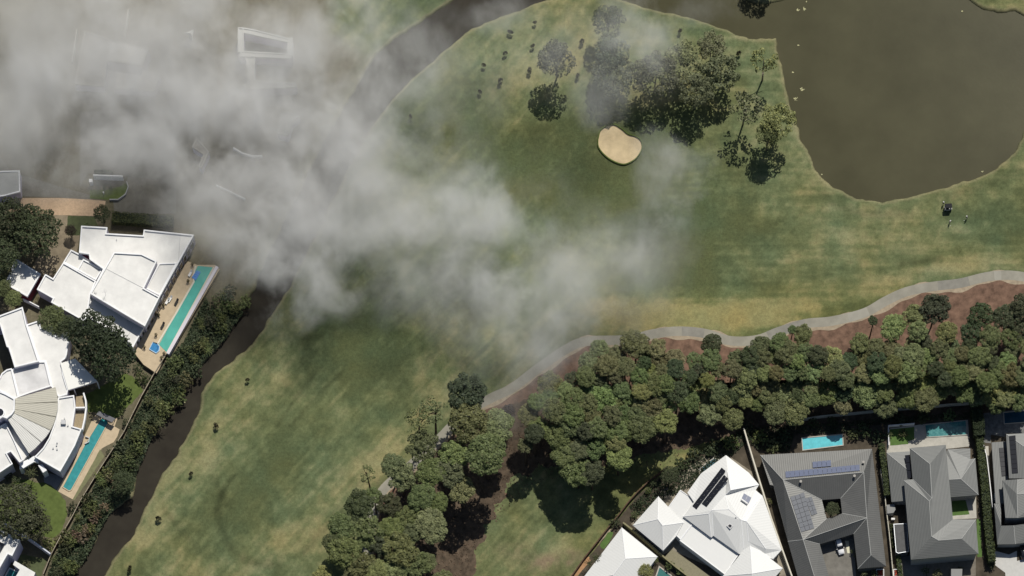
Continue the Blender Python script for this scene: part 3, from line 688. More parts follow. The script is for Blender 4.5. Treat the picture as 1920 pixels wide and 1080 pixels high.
# drive, paths and the walled lawn
c = crop(0, 320, 4.154)
sheet('brick_drive', c([(-60,200),(100,213),(460,212),(700,225),(822,236),(820,258),(800,355),(420,345),(100,330),(-60,300)]), .02, M_BRICK)
sheet('gravel_drive', c([(415,342),(527,352),(520,500),(620,505),(600,640),(500,735),(410,850),(340,835),(230,800),(330,600),(440,480)]), .016, M_GRAVEL, .1)
sheet('road', [(-100,250),(-20,262),(20,322),(120,352),(170,366),(172,376),(110,370),(38,368),(-100,368)], .012, mat('asphalt', (.165,.155,.13), .9, noise=.12))
sheet('street', [(150,210),(330,200),(330,400),(215,404),(212,376),(236,350),(240,330),(165,325),(150,350)], .010, mat('asphalt', (.12,.115,.105)))
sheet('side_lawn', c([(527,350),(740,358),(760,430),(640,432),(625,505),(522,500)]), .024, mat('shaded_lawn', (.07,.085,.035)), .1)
sheet('verge_lawn', c([(700,148),(830,150),(930,125),(975,98),(996,112),(985,160),(950,200),(900,228),(820,226),(700,216)]), .028, M_LAWN, .03)
wall_line('garden_wall', 'white straight wall behind the curved patch of lawn above the brick drive', [(177,336),(232,338)], 2.4, .3, M_WHITE)
wall_line('kerb_wall', 'low curved white wall round the patch of lawn', [(238,342),(241,352),(236,366),(222,376),(206,376)], .7, .25, mat('grey_wall', (.36,.36,.36)))
b = MB(); q = at(172, 345); b.box((q.x, q.y, 1.0), (.9,.9,2.0)); thing_mesh(b, 'gate_pillar', M_WHITE, 'square white gate pillar left of the patch of lawn', 'gate pillar')
b = MB(); q = at(195, 364); b.tube([(q.x,q.y,0),(q.x,q.y,.9)], .08, 8); b.tube([(q.x,q.y,.9),(q.x,q.y,1.2)], .22, 8); thing_mesh(b, 'garden_lamp', M_CAP, 'small pale garden lamp standing in the curved lawn', 'lamp')

# ---- buildings dimly seen through the smoke; most roof colours dulled to look fainter
def misty(name, label, blocks, zs):
    o = house(name, label, blocks[0][0][0], blocks[0][0][1])
    for q, z in zip(blocks, zs): slab(o, q, z, mat('dull_roof', (.27,.25,.21), noise=.1) if z < 4 else M_ROOFG, ph=.2, pm=mat('dull_parapet', (.36,.34,.30)))
    return o
misty('white_house', 'pale white-roofed house showing dimly through the smoke near the top left corner', [[(205,74),(279,91),(267,124),(200,114)],[(158,58),(205,74),(200,114),(195,162),(140,158)],[(222,136),(262,142),(258,166),(214,166)],[(268,130),(300,140),(290,172),(258,168)]], [5.5,3.4,3.5,3.2])
wall_line('garden_wall', 'pale wall along the left side of the smoke-covered white house', [(145,58),(141,90),(136,120)], 1.2, .3, M_CONC)
wall_line('garden_wall', 'pale wall running up from the smoke-covered white house', [(234,70),(238,48),(242,20)], 1.2, .3, M_CONC)
o = house('courtyard_house', 'pale U-shaped house around a dark court, dim through the smoke', 500, 85)
MG = mat('pale_roof', (.42,.42,.40)); slab(o, [(455,52),(478,56),(545,73),(543,80),(456,62)], 4, MG, ph=.2, pm=MG); slab(o, [(452,96),(546,101),(546,110),(448,106)], 4, MG, ph=.2, pm=MG)
slab(o, [(446,52),(457,52),(457,98),(446,98)], 4.02, MG, ph=.2, pm=MG); slab(o, [(539,76),(548,70),(549,104),(539,104)], 4.02, MG, ph=.2, pm=MG)
o = house('terrace_house', 'pale house with a long white edge below the smoke-covered courtyard house', 500, 155)
slab(o, [(460,106),(478,106),(477,150),(500,154),(556,156),(556,164),(458,168),(466,150)], 3.8, MG, ph=.25, pm=MG)
wall_line('balcony_wall', 'bright white wall edge below the smoke-covered terrace house', [(457,164),(505,167)], 1.4, .5, M_WHITE)
o = house('hillside_house', 'grey house outline beside the river under the thickest smoke', 540, 230)
slab(o, [(538,210),(562,218),(548,228),(540,255),(520,250),(526,215)], 3.6, MG, ph=.3, pm=MG)
o = house('shoreline_house', 'beige house corner in the smoke above the stepped house', 380, 285)
slab(o, [(368,258),(392,285),(378,316),(372,312),(382,290),(360,276)], 3.2, mat('dull_roof', (.27,.25,.21)), ph=.3, pm=mat('dull_parapet', (.36,.34,.30)))
wall_line('pale_wall', 'thin curved white wall in the smoke between the two banks', [(438,280),(455,290),(475,296),(492,295)], 1.0, .4, M_WHITE)
wall_line('pier_wall', 'thin slanting white wall in the thick smoke above the pool terrace', [(406,350),(430,361),(460,376)], 1.0, .35, M_WHITE)
o = house('pale_house', 'corner of a pale flat roof at the left edge above the brick drive', 15, 345)
slab(o, [(-30,322),(37,320),(38,360),(8,368),(-30,372)], 3.4, mat('pale_roof', (.42,.42,.40)), ph=.2)
o = house('small_pavilion', 'small pale triangular pavilion roof in the smoke right of the dim white house', 356, 64, 'pavilion')
V = dict(a=(345,62,2.8), b=(363,56,2.8), c=(361,70,2.8), p=(357,62,3.6)); roof(o, V, [['a','b','p'], ['b','c','p'], ['c','a','p']], M_ROOFW, wall=M_WHITE)
# ---- white hipped houses at the bottom
c = crop(1170, 840, 4.5)
def VV(cr, dct): return {k: cr([v])[0] for k, v in dct.items()}
F_ = house('white_hipped_house', 'large white hipped-roof house with two long dark solar arrays', 1360, 960)
V = VV(c, dict(a=(860,60,3.3), a2=(650,215,3.3), a3=(535,375,3.3), a4=(590,455,3.3), w=(500,578,3.3), b=(1055,210,3.3), c1=(1140,310,3.3), d=(1110,355,3.35), e=(1170,405,3.3),
    f=(1330,860,3.3), g=(1260,935,3.3), h=(970,893,3.3), i=(755,740,3.3), j=(735,755,3.3), P1=(885,518,5.4), P2=(740,525,5.35), P3=(715,555,5.1), Q=(870,190,4.0), Q2=(900,355,4.9), Q3=(855,398,3.9),
    K=(988,608,5.35), K2=(1035,620,5.2), k3=(1010,850,3.5), k4=(1050,790,3.9), M=(1195,850,3.9), N=(1195,892,3.3)))
rf, PF = roof(F_, V, [['w','a4','a3','a2','a','Q','Q2','Q3','P1','P2','P3'], ['w','P3','j'], ['P3','P2','i','j'], ['P2','P1','K','k3','h','i'],
    ['Q3','d','e','K','P1'], ['e','f','M','K2','K'], ['K2','M','N','k4'], ['K','K2','k4','k3'], ['M','f','g','N'], ['a','b','c1','Q2','Q'], ['Q2','c1','d','Q3'], ['k3','k4','N','g','h']], M_SHEETW, wall=M_WHITE, eave_mat=M_WHITE)
pl1 = [PF['w'], PF['a'], PF['P2']]
solar(F_, pl1, c([(825,165),(860,195),(612,520),(577,490)]), 2, 9, M_BLACKCELL)
solar(F_, pl1, c([(846,226),(882,262),(697,500),(655,470)]), 2, 7, M_BLACKCELL)
pl2 = [PF['Q3'], PF['d'], PF['K']]
sw = solar(F_, pl2, c([(1012,382),(1076,420),(1052,470),(990,430)]), 2, 1, M_CELLB, 'solar_water_heater')
b = MB(); q0, q1 = hit(pl2, *c([(988,440)])[0], off=.35), hit(pl2, *c([(1042,478)])[0], off=.35); b.tube([q0, q1], .28, 12); b.build('tank', M_CAP, sw)
pl3 = [PF['P2'], PF['P1'], PF['h']]
sk = [hit(pl3, *p, off=.05) for p in c([(893,635),(922,660),(895,690),(865,660)])]
b = MB(); z0 = min(p.z for p in sk); b.prism(sk, z0-.2, z0+.45); s1 = b.build('skylight', M_FRAME, F_)
b = MB(); b.prism(inset(sk, .25), z0+.45, z0+.47); b.build('pane', M_GLASS, s1)
pipe(F_, hit(pl3, *c([(945,588)])[0]), .12, .5)
V = VV(c, dict(A=(75,652,3.1), B=(290,408,3.1), C=(500,630,3.1), D=(330,865,3.1), E=(442,742,3.1), P=(285,602,4.9), Q=(325,655,4.8)))
roof(F_, V, [['A','B','P'], ['B','C','Q','P'], ['A','P','Q','D'], ['Q','C','E','D']], M_SHEETW, wall=M_WHITE, eave_mat=M_WHITE)
slab(F_, c([(475,355),(600,440),(590,470),(500,578),(575,645),(475,772),(415,712),(500,632),(365,512)]), 2.75, M_SHEETW, wall=M_WHITE, ph=.12, pw=.15)
slab(F_, c([(575,645),(730,760),(760,742),(968,900),(850,1068),(470,782)]), 2.6, M_SHEETW, wall=M_WHITE, ph=.15, pw=.2)
V = VV(c, dict(N=(1062,795,3.45), E=(1340,1015,3.45), S=(1090,1300,3.45), W=(835,1080,3.45), P=(1080,1060,5.4)))
roof(F_, V, [['N','E','P'], ['E','S','P'], ['S','W','P'], ['W','N','P']], M_SHEETW, wall=M_WHITE, eave_mat=M_WHITE)
sheet('courtyard', c([(500,190),(700,60),(860,50),(1080,200),(1110,330),(1330,860),(1400,1080),(900,1080),(400,860),(330,900),(60,640),(290,400),(330,330),(470,330)]), .012, mat('courtyard_paving', (.24,.21,.16), noise=.2, nscale=.6))
sheet('driveway', c([(400,850),(730,1080),(740,1150),(560,1150),(340,925)]), .02, mat('olive_paving', (.22,.20,.13), noise=.12, nscale=2))
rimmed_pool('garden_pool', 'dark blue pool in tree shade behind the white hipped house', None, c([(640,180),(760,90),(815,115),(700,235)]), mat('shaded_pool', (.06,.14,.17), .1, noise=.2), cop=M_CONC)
E_ = house('white_pyramid_house', 'plain white hipped-roof house cut by the bottom edge, next to the teal pool', 1165, 1060)
V = dict(N=(1165.8,989,3.6), E=(1233.1,1043.8,3.6), S=(1156,1144,3.6), W=(1089,1089,3.6), P=(1172.6,1047.7,5.6), Q=(1150,1078,5.6))
roof(E_, V, [['N','E','P'], ['E','S','Q','P'], ['S','W','Q'], ['W','N','P','Q']], M_SHEETW, wall=M_WHITE, eave_mat=M_WHITE)
c2 = crop(1050, 940, 7.71)
rimmed_pool('small_pool', 'dull teal pool between the two white hipped houses', None, c2([(1440,960),(1600,1080),(1600,1200),(1330,1200),(1400,1080)]), mat('dull_teal', (.05,.16,.15), .1, noise=.1), cop=M_CONC)
sheet('back_lawn', c2([(575,640),(590,600),(640,540),(690,455),(735,435),(770,450),(760,500),(700,610),(640,690),(600,680)]), .024, M_LAWN2, .04)
sheet('dirt_path', c2([(700,390),(760,410),(730,430),(570,600),(555,585),(650,450)]), .02, M_VERGE, .04)
sheet('garden_bed', c2([(350,830),(420,800),(440,860),(250,1080),(150,1080)]), .02, mat('orange_gravel', (.36,.20,.10), noise=.15))
wall_line('timber_wall', 'brown timber retaining wall curving behind the white hipped houses', [(1250,878),(1236,890),(1215,906),(1196,924),(1178,944),(1160,968),(1140,992),(1120,1018),(1096,1048),(1070,1085)], 1.1, .3, M_TIMBER, 'retaining wall')
wall_line('hedged_fence', 'mossy olive fence between the two white hipped houses', [(1168,984),(1192,1002),(1220,1026),(1244,1048),(1266,1066),(1292,1086)], 1.6, .35, mat('mossy', (.14,.13,.06), noise=.3), 'fence', 0, mat('olive_cap', (.22,.20,.11), noise=.2))
wall_line('boundary_wall', 'long pale boundary wall between the white hipped house and the charcoal solar house', [(1394,808),(1405,845),(1424,908),(1445,975),(1468,1040),(1486,1090)], 1.8, .3, mat('cream_wall', (.50,.47,.38)), capm=mat('cream_cap', (.62,.58,.48)))
# ---- charcoal house with the courtyard
c = crop(1410, 800, 3.857)
G2 = house('charcoal_courtyard_house', 'charcoal sheet-roofed house around a tree courtyard, solar panels above and left', 1540, 960)
V = VV(c, dict(A=(60,205,3.2), B=(868,160,3.2), R1=(225,385,5.3), R2=(808,330,5.3), w1=(130,420,3.2), w2=(155,425,3.2), w3=(185,545,3.2), w4=(260,830,3.2), X=(370,818,5.0), Y=(830,660,5.0),
    c1=(505,530,3.2), c2=(640,520,3.2), c3=(652,628,3.3), c4=(540,665,3.3), T=(860,930,5.0), e1=(970,1010,3.2), e2=(765,1028,3.2), e3=(735,775,3.2), e4=(490,850,3.2), e5=(575,1150,3.2), e6=(350,1150,3.2), T2=(462,1120,5.0), hh=(600,628,3.6)))
rg, PG2 = roof(G2, V, [['A','B','R2','R1'], ['A','R1','X','w4','w3','w2','w1'], ['R1','R2','c2','c1'], ['R1','c1','c4','X'], ['R2','Y','c3','c2'], ['X','c4','c3','Y'], ['X','Y','e3','e4'],
    ['B','e1','T','Y','R2'], ['Y','T','e2','e3'], ['T','e1','e2'], ['X','e4','e5','T2'], ['X','T2','e6','w4']], M_SHEETP, wall=mat('dark_wall', (.10,.10,.10)))
pN = [PG2['R1'], PG2['R2'], (PG2['A']+PG2['B'])/2+Vector((0,0,.12))]
solar(G2, pN, c([(240,325),(778,275),(780,320),(243,372)]), 16, 1, M_CELLB)
solar(G2, pN, c([(436,255),(570,243),(573,288),(439,300)]), 4, 1, M_CELLB)
pW = [PG2['R1'], PG2['c1'], PG2['X']]
solar(G2, pW, c([(275,510),(375,475),(450,735),(355,765)]), 3, 8, M_CELL)
solar(G2, pW, c([(385,520),(430,505),(473,630),(430,645)]), 2, 4, M_CELL)
pS = [PG2['R1'], PG2['R2'], PG2['c1']]
for p, q in [((740,362),pS),((352,402),pS),((805,262),pN),((758,458),pS)]: pipe(G2, hit(q, *c([p])[0], off=0), .22, .6, mat('pale_vent', (.35,.33,.3)), 'chimney')
b = MB(); b.strip([PG2['A']+Vector((0,0,.05)), PG2['R1']+Vector((0,0,.0))], .01, 0, .01)
sheet('driveway', c([(490,850),(735,775),(752,1080),(765,1150),(560,1150),(530,1000)]), .02, M_DRIVE)
sheet('garden_strip', c([(672,825),(700,825),(706,915),(690,915)]), .03, mat('cream_slab', (.62,.60,.45)))
rimmed_pool('plunge_pool', 'bright blue plunge pool behind the charcoal solar house', None, c([(363,85),(652,60),(656,132),(370,168)]), M_BLUE, cop=M_CONC, coping_w=.25)
# ---- grey tiled house
c = crop(1640, 760, 3.375)
H_ = house('grey_tiled_house', 'dark grey tiled two-storey house with a long central ridge and low west wing', 1755, 940)
V = VV(c, dict(a=(222,270,5.4), b=(450,250,5.4), r1=(350,372,7.0), r2=(362,588,6.9), r3=(345,605,6.8), r4=(360,830,6.8), r5=(405,855,6.6), v1=(240,468,5.4), w0=(185,476,5.4), s=(230,977,5.4),
    e1=(657,940,5.4), r6=(550,843,6.6), e2=(640,722,5.4), v2=(495,722,5.4)))
rh, PHh = roof(H_, V, [['a','b','r1'], ['a','r1','r2','v1'], ['b','v2','r5','r4','r3','r2','r1'], ['w0','v1','r2','r3'], ['w0','r3','r4','s'], ['s','r4','r5','r6','e1'], ['v2','e2','r6','r5'], ['e2','e1','r6']], M_TILED, wall=mat('grey_rendered_wall', (.28,.28,.27)))
V = VV(c, dict(a=(452,300,3.9), a2=(462,277,3.9), b=(605,272,3.9), b2=(606,340,3.9), c=(636,336,3.9), r1=(545,466,5.1), r2=(466,470,5.1), d=(657,567,3.9), e=(480,582,3.9)))
roof(H_, V, [['a','a2','b','b2','c','r1','r2'], ['c','d','r1'], ['r2','r1','d','e']], M_TILED, wall=mat('grey_rendered_wall', (.28,.28,.27)))
V = VV(c, dict(a=(76,300,3.2), b=(225,290,3.2), r=(212,412,4.3), r2=(250,600,4.3), d=(107,611,3.2), e=(250,600,4.25)))
roof(H_, dict(a=V['a'], b=V['b'], r=V['r'], e=V['r2'], d=V['d']), [['a','b','r'], ['a','r','e','d']], M_TILED, wall=mat('grey_rendered_wall', (.28,.28,.27)))
solar(H_, [at(*V['a']), at(*V['r']), at(*V['d'])], c([(190,316),(222,312),(234,462),(208,464)]), 1, 3, M_BLACKCELL)
CP = house('carport', 'narrow dark flat-roofed carport left of the grey tiled house', 1688, 1010, 'carport')
slab(CP, c([(120,752),(205,748),(215,925),(150,937),(135,930)]), 2.8, mat('dark_sheet', (.09,.09,.09), noise=.15), wall=mat('carport_side', (.12,.12,.12)), ph=.1, pw=.12, pm=M_PANELF)
b = MB(); q = at(1674, 975); b.box((q.x, q.y, .45), (1.0,.5,.9)); ac = thing_mesh(b, 'air_conditioner', M_CAP, 'white air conditioner unit beside the narrow carport', 'air conditioner')
b = MB(); b.tube([(q.x, q.y-.26, .45), (q.x, q.y-.29, .45)], .32, 14); b.build('fan_grille', M_FRAME, ac, local=False)
b = MB(); b.prism([at(*p, 2.0) for p in c([(75,630),(125,625),(132,660),(118,680),(80,685)])], 0, 2.0); thing_mesh(b, 'garden_shed', mat('shed_grey', (.24,.24,.23)), 'small grey shed between the charcoal house and the grey tiled house', 'shed')
sheet('pool_terrace', c([(82,148),(250,128),(300,120),(590,92),(600,260),(460,275),(76,300)]), .02, M_CONC)
sheet('pool_lawn', c([(95,152),(250,137),(252,215),(212,228),(212,245),(98,256)]), .03, M_LAWN2, .03)
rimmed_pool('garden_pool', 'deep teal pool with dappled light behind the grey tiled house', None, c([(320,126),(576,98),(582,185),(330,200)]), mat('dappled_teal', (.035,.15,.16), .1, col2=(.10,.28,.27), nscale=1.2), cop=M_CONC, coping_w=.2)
sheet('side_lawn', c([(487,600),(575,600),(600,690),(488,700)]), .03, M_LAWN2, .03)
sheet('side_terrace', c([(482,580),(640,565),(645,715),(488,722)]), .022, M_CONC)
sheet('side_path', c([(700,258),(720,258),(738,660),(715,640)]), .02, M_CONC)
sheet('front_drive', c([(165,950),(330,960),(325,1080),(150,1080)]), .02, M_DRIVE)
sheet('front_terrace', c([(330,960),(640,950),(640,1080),(330,1080)]), .018, mat('front_paving', (.16,.14,.11), noise=.2))
sheet('lawn_strip', c([(645,720),(668,720),(680,960),(650,960)]), .024, M_LAWN2, .03)
b = MB(); b.prism([at(*p, 2.4) for p in c([(484,1035),(555,1035),(552,1100),(484,1100)])], 0, 2.4); thing_mesh(b, 'meter_shed', mat('shed_grey', (.24,.24,.23)), 'small grey flat-roofed shed below the grey tiled house at the bottom edge', 'shed')
# ---- house cut by the right edge
I_ = house('slate_house', 'slate-roofed two-storey house with black solar strips cut by the right edge', 1905, 930)
V = VV(c, dict(a=(832,182,5.6), b=(1100,170,5.6), c=(1100,460,5.9), d=(850,462,5.6), r=(1000,300,6.6), r2=(1000,462,6.6)))
roof(I_, V, [['a','b','r'], ['a','r','r2','d'], ['b','c','r2','r']], M_TILED, wall=mat('grey_rendered_wall', (.28,.28,.27)))
V = VV(c, dict(a=(740,235,3.4), b=(832,228,3.6), d=(852,620,3.6), e=(765,620,3.4)))
roof(I_, V, [['a','b','d','e']], M_TILED, wall=mat('grey_rendered_wall', (.28,.28,.27)))
V = VV(c, dict(a=(808,475,5.8), r=(905,468,6.5), b=(1100,450,5.8), k=(900,560,6.6), k2=(1100,560,6.6), d=(1100,690,5.8), f=(905,712,6.2), e=(828,712,5.8)))
roof(I_, V, [['a','r','k','f','e'], ['r','b','k2','k'], ['k','k2','d','f']], M_TILED, wall=mat('grey_rendered_wall', (.28,.28,.27)))
V = VV(c, dict(a=(755,622,3.3), a2=(800,620,3.5), b=(800,762,3.9), k=(880,760,4.3), k2=(1100,730,4.3), g=(1100,850,3.4), f=(890,878,3.6), e=(776,880,3.3)))
roof(I_, V, [['a','a2','b','k','f','e'], ['k','k2','g','f']], M_TILED, wall=mat('grey_rendered_wall', (.28,.28,.27)))
Pq = [at(*x) for x in c([(832,182,5.6),(1000,300,6.6),(850,462,5.6)])]
solar(I_, Pq, c([(850,195),(892,190),(908,430),(868,432)]), 1, 8, M_BLACKCELL)
Pq = [at(*x) for x in c([(740,235,3.4),(832,228,3.6),(852,620,3.6)])]
solar(I_, Pq, c([(785,270),(825,267),(845,445),(803,450)]), 1, 6, M_BLACKCELL)
b = MB(); q = at(1866, 935); b.box((q.x, q.y, 1.7), (.9,1.9,3.4)); b.build('air_duct', mat('pale_duct', (.45,.5,.52)), I_)
sheet('pool_terrace', c([(690,50),(1100,10),(1100,180),(830,175),(825,200),(735,185),(735,240),(680,235)]), .02, mat('mottled_paving', (.16,.16,.155), noise=.4, nscale=.9))
rimmed_pool('long_pool', 'deep navy pool behind the slate house at the right edge', None, c([(818,48),(1100,22),(1100,95),(822,115)]), M_DPOOL, cop=M_CONC, coping_w=.2)
sheet('front_drive', c([(760,920),(850,945),(900,920),(900,985),(1000,960),(1100,960),(1100,1060),(830,1062),(760,1010)]), .02, mat('bright_concrete', (.50,.49,.46), noise=.06))
sheet('front_path', c([(825,1025),(1100,1010),(1100,1150),(830,1150)]), .026, mat('bright_concrete', (.50,.49,.46)))
wall_line('garden_wall', 'pale wall with pillars between the charcoal house and grey tiled house', [(1650,884),(1658,930),(1661,960),(1666,1000),(1670,1040),(1674,1085)], 1.6, .22, mat('cream_wall', (.50,.47,.38)), 'wall', 2.2)
wall_line('garden_wall', 'white wall left of the hedge beside the slate house', [(1843,838),(1849,860),(1854,900),(1860,955)], 1.5, .22, M_WHITE)
wall_line('rear_wall', 'long low pale wall at the foot of the pine belt behind the pools', [(1478,793),(1540,783),(1600,777),(1660,771),(1720,766),(1780,761),(1835,757),(1930,748)], 1.0, .4, mat('cream_wall', (.50,.47,.38)))
wall_line('pool_fence', 'white frame fence round the small square lawn behind the grey tiled house', [(1666,838),(1665,801),(1714,797)], 1.2, .2, M_WHITE, 'fence')
wall_line('garden_wall', 'pale wall behind the slate house pool corner', [(1838,800),(1836,775)], 1.4, .2, M_WHITE)
# planters at the street, and small things
for px, lb in [(1650, 'white square planter of red flowers left of the wall end at the bottom edge'), (1682, 'white square planter of red flowers right of the wall end at the bottom edge')]:
    q = at(px, 1076); e = empty('planter', (q.x, q.y, 0)); tag(e, lb, 'planter', 'square planters at the street')
    b = MB(); b.strip([(q.x-1,q.y-1),(q.x-1,q.y+1),(q.x+1,q.y+1),(q.x+1,q.y-1),(q.x-1,q.y-1)], .22, 0, .7); b.build('box', M_WHITE, e)
    b = MB(); b.box((q.x, q.y, .3), (1.8,1.8,.55)); b.build('soil', M_SOIL, e)
    b = MB()
    for k in range(26):
        x, y = q.x+random.uniform(-.7,.7), q.y+random.uniform(-.7,.7); b.box((x, y, .66), (.22,.22,.16), random.random()*3)
    b.build('flowers', mat('red_flowers', (.5,.06,.03)), e)

# ---------------------------------------------------------------- vehicles
def loft(b, secs):          # each section: list of points of equal length, front to back
    n = len(secs[0]); base = len(b.v)
    for s_ in secs: b.v += [tuple(p) for p in s_]
    for i in range(len(secs)-1):
        for k in range(n):
            b.f.append([base+i*n+k, base+i*n+(k+1) % n, base+(i+1)*n+(k+1) % n, base+(i+1)*n+k]); b.uv.append(None)
    b.f.append([base+k for k in range(n)][::-1]); b.f.append([base+(len(secs)-1)*n+k for k in range(n)]); b.uv += [None, None]
def rsec(y, w, z0, z1, tw, r=.12):
    hw = w/2; ht = tw/2
    return [(-hw+r,y,z0),(hw-r,y,z0),(hw,y,z0+r),(hw,y,(z0+z1)/2),(ht,y,z1-r),(ht-r,y,z1),(-ht+r,y,z1),(-ht,y,z1-r),(-hw,y,(z0+z1)/2),(-hw,y,z0+r)]
def car(px, py, rz, label, paint, L=4.6):
    r = empty('parked_car', at(px, py, .022), rz); tag(r, label, 'car')
    k = L/4.6; b = MB()
    loft(b, [rsec(y*k, w, z0, z1, tw) for y, w, z0, z1, tw in [(2.3,1.3,.35,.62,1.1),(2.15,1.66,.25,.75,1.5),(1.7,1.82,.22,.88,1.62),(.9,1.86,.2,1.0,1.66),(-1.4,1.86,.2,1.05,1.66),(-2.05,1.82,.25,1.02,1.6),(-2.28,1.6,.35,.9,1.4)]])
    body = b.build('body', paint, r, smooth=True, local=True)
    b = MB(); loft(b, [rsec(y*k, w, .98, z1, tw, .08) for y, w, z1, tw in [(1.0,1.62,1.02,1.5),(.35,1.66,1.5,1.3),(-1.2,1.66,1.55,1.32),(-1.75,1.64,1.45,1.28),(-2.1,1.58,1.05,1.4)]])
    b.build('window', M_GLASS, r, smooth=True, local=True)
    b = MB(); loft(b, [rsec(y*k, w, z0, z1, tw, .03) for y, w, z0, z1, tw in [(.3,1.32,1.47,1.53,1.2),(-.4,1.38,1.54,1.6,1.28),(-1.3,1.38,1.53,1.59,1.28),(-1.8,1.32,1.42,1.48,1.2)]])
    b.build('roof', paint, r, smooth=True, local=True)
    for sx in (-1, 1):
        for y in (1.4*k, -1.4*k):
            b = MB(); b.tube([(sx*.72,y,.33),(sx*.94,y,.33)], .33, 16); w = b.build('wheel', M_RUBBER, r, local=True)
            b = MB(); b.tube([(sx*.93,y,.33),(sx*.955,y,.33)], .2, 12); b.build('rim', M_FRAME, w, local=True)
        b = MB(); b.box((sx*.62,2.2*k,.62), (.3,.14,.12)); b.build('headlight', M_CAP, r, local=True)
        b = MB(); b.box((sx*.68,-2.22*k,.8), (.25,.1,.14)); b.build('tail_light', mat('red_lens', (.35,.01,.01), .2), r, local=True)
        b = MB(); b.box((sx*1.0,.75*k,1.0), (.22,.14,.14)); b.build('mirror', paint, r, local=True)
    return r
car(1574, 1026, R(196), 'white car parked on the drive under the eaves of the charcoal house', M_CARW)
car(1918, 1034, R(8), 'black car parked at the right edge below the slate house', M_CARB, 4.8)
def golf_cart(px, py, rz):
    r = empty('golf_cart', at(px, py, 0), rz); tag(r, 'dark-roofed golf cart standing on the fairway beside a golfer', 'golf cart')
    b = MB(); b.box((0,0,.42), (1.15,2.1,.28)); b.box((0,.85,.68), (1.1,.5,.3)); b.build('body', mat('cart_cream', (.62,.60,.52), .4), r, local=True)
    b = MB(); b.box((0,-.1,.75), (1.05,.5,.18)); b.box((0,-.42,1.0), (1.05,.12,.4)); b.build('seat', M_DARKF, r, local=True)
    b = MB(); loft(b, [rsec(y, w, 1.82, z1, w-.06, .02) for y, w, z1 in [(1.0,1.1,1.88),(.8,1.25,1.94),(-.8,1.25,1.94),(-1.0,1.15,1.88)]]); b.build('roof', mat('cart_roof', (.02,.02,.022), .7, .1), r, local=True)
    for x in (-.55, .55):
        for y in (.85, -.8):
            b = MB(); b.tube([(x,y*1.05,.5),(x,y*.95,1.83)], .03, 6); b.build('post', M_FRAME, r, local=True)
            b = MB(); b.tube([(x-.1,y*.85,.24),(x+.1,y*.85,.24)], .24, 14); b.build('wheel', M_RUBBER, r, local=True)
    b = MB(); b.poly([(-.5,.97,.8),(.5,.97,.8),(.5,.9,1.75),(-.5,.9,1.75)]); b.poly([(-.5,.985,.8),(-.5,.915,1.75),(.5,.915,1.75),(.5,.985,.8)]); b.build('windscreen', mat('pale_screen', (.6,.62,.6), .2), r, local=True)
    b = MB(); b.tube([(-.2,.4,.95),(-.2,.62,.75)], .02, 6); b.tube([(-.2,.38,.95),(-.2,.41,.98)], .17, 12); b.build('steering_wheel', M_RUBBER, r, local=True)
    for x, cl in ((-.25, (.5,.5,.48)), (.25, (.05,.05,.06))):
        g = empty('golf_bag', r.matrix_basis @ Vector((x, -1.08, .5))); g.rotation_euler = (R(-18), 0, rz)
        tag(g, ('pale' if x < 0 else 'black')+' golf bag of clubs strapped to the back of the golf cart', 'golf bag')
        b = MB(); b.tube([(0,0,0),(0,0,.4),(0,0,.85)], [.13,.12,.15], 10); b.build('bag', mat('bag_pale' if x < 0 else 'bag_dark', cl), g, local=True)
        for k in range(5):
            b = MB(); a = k*1.25; b.tube([(.07*math.cos(a),.07*math.sin(a),.8),(.09*math.cos(a),.09*math.sin(a),1.08)], .012, 5); b.box((.09*math.cos(a),.09*math.sin(a),1.1), (.09,.04,.05)); b.build('club', M_PANELF, g, local=True)
golf_cart(1777, 392, R(-86))

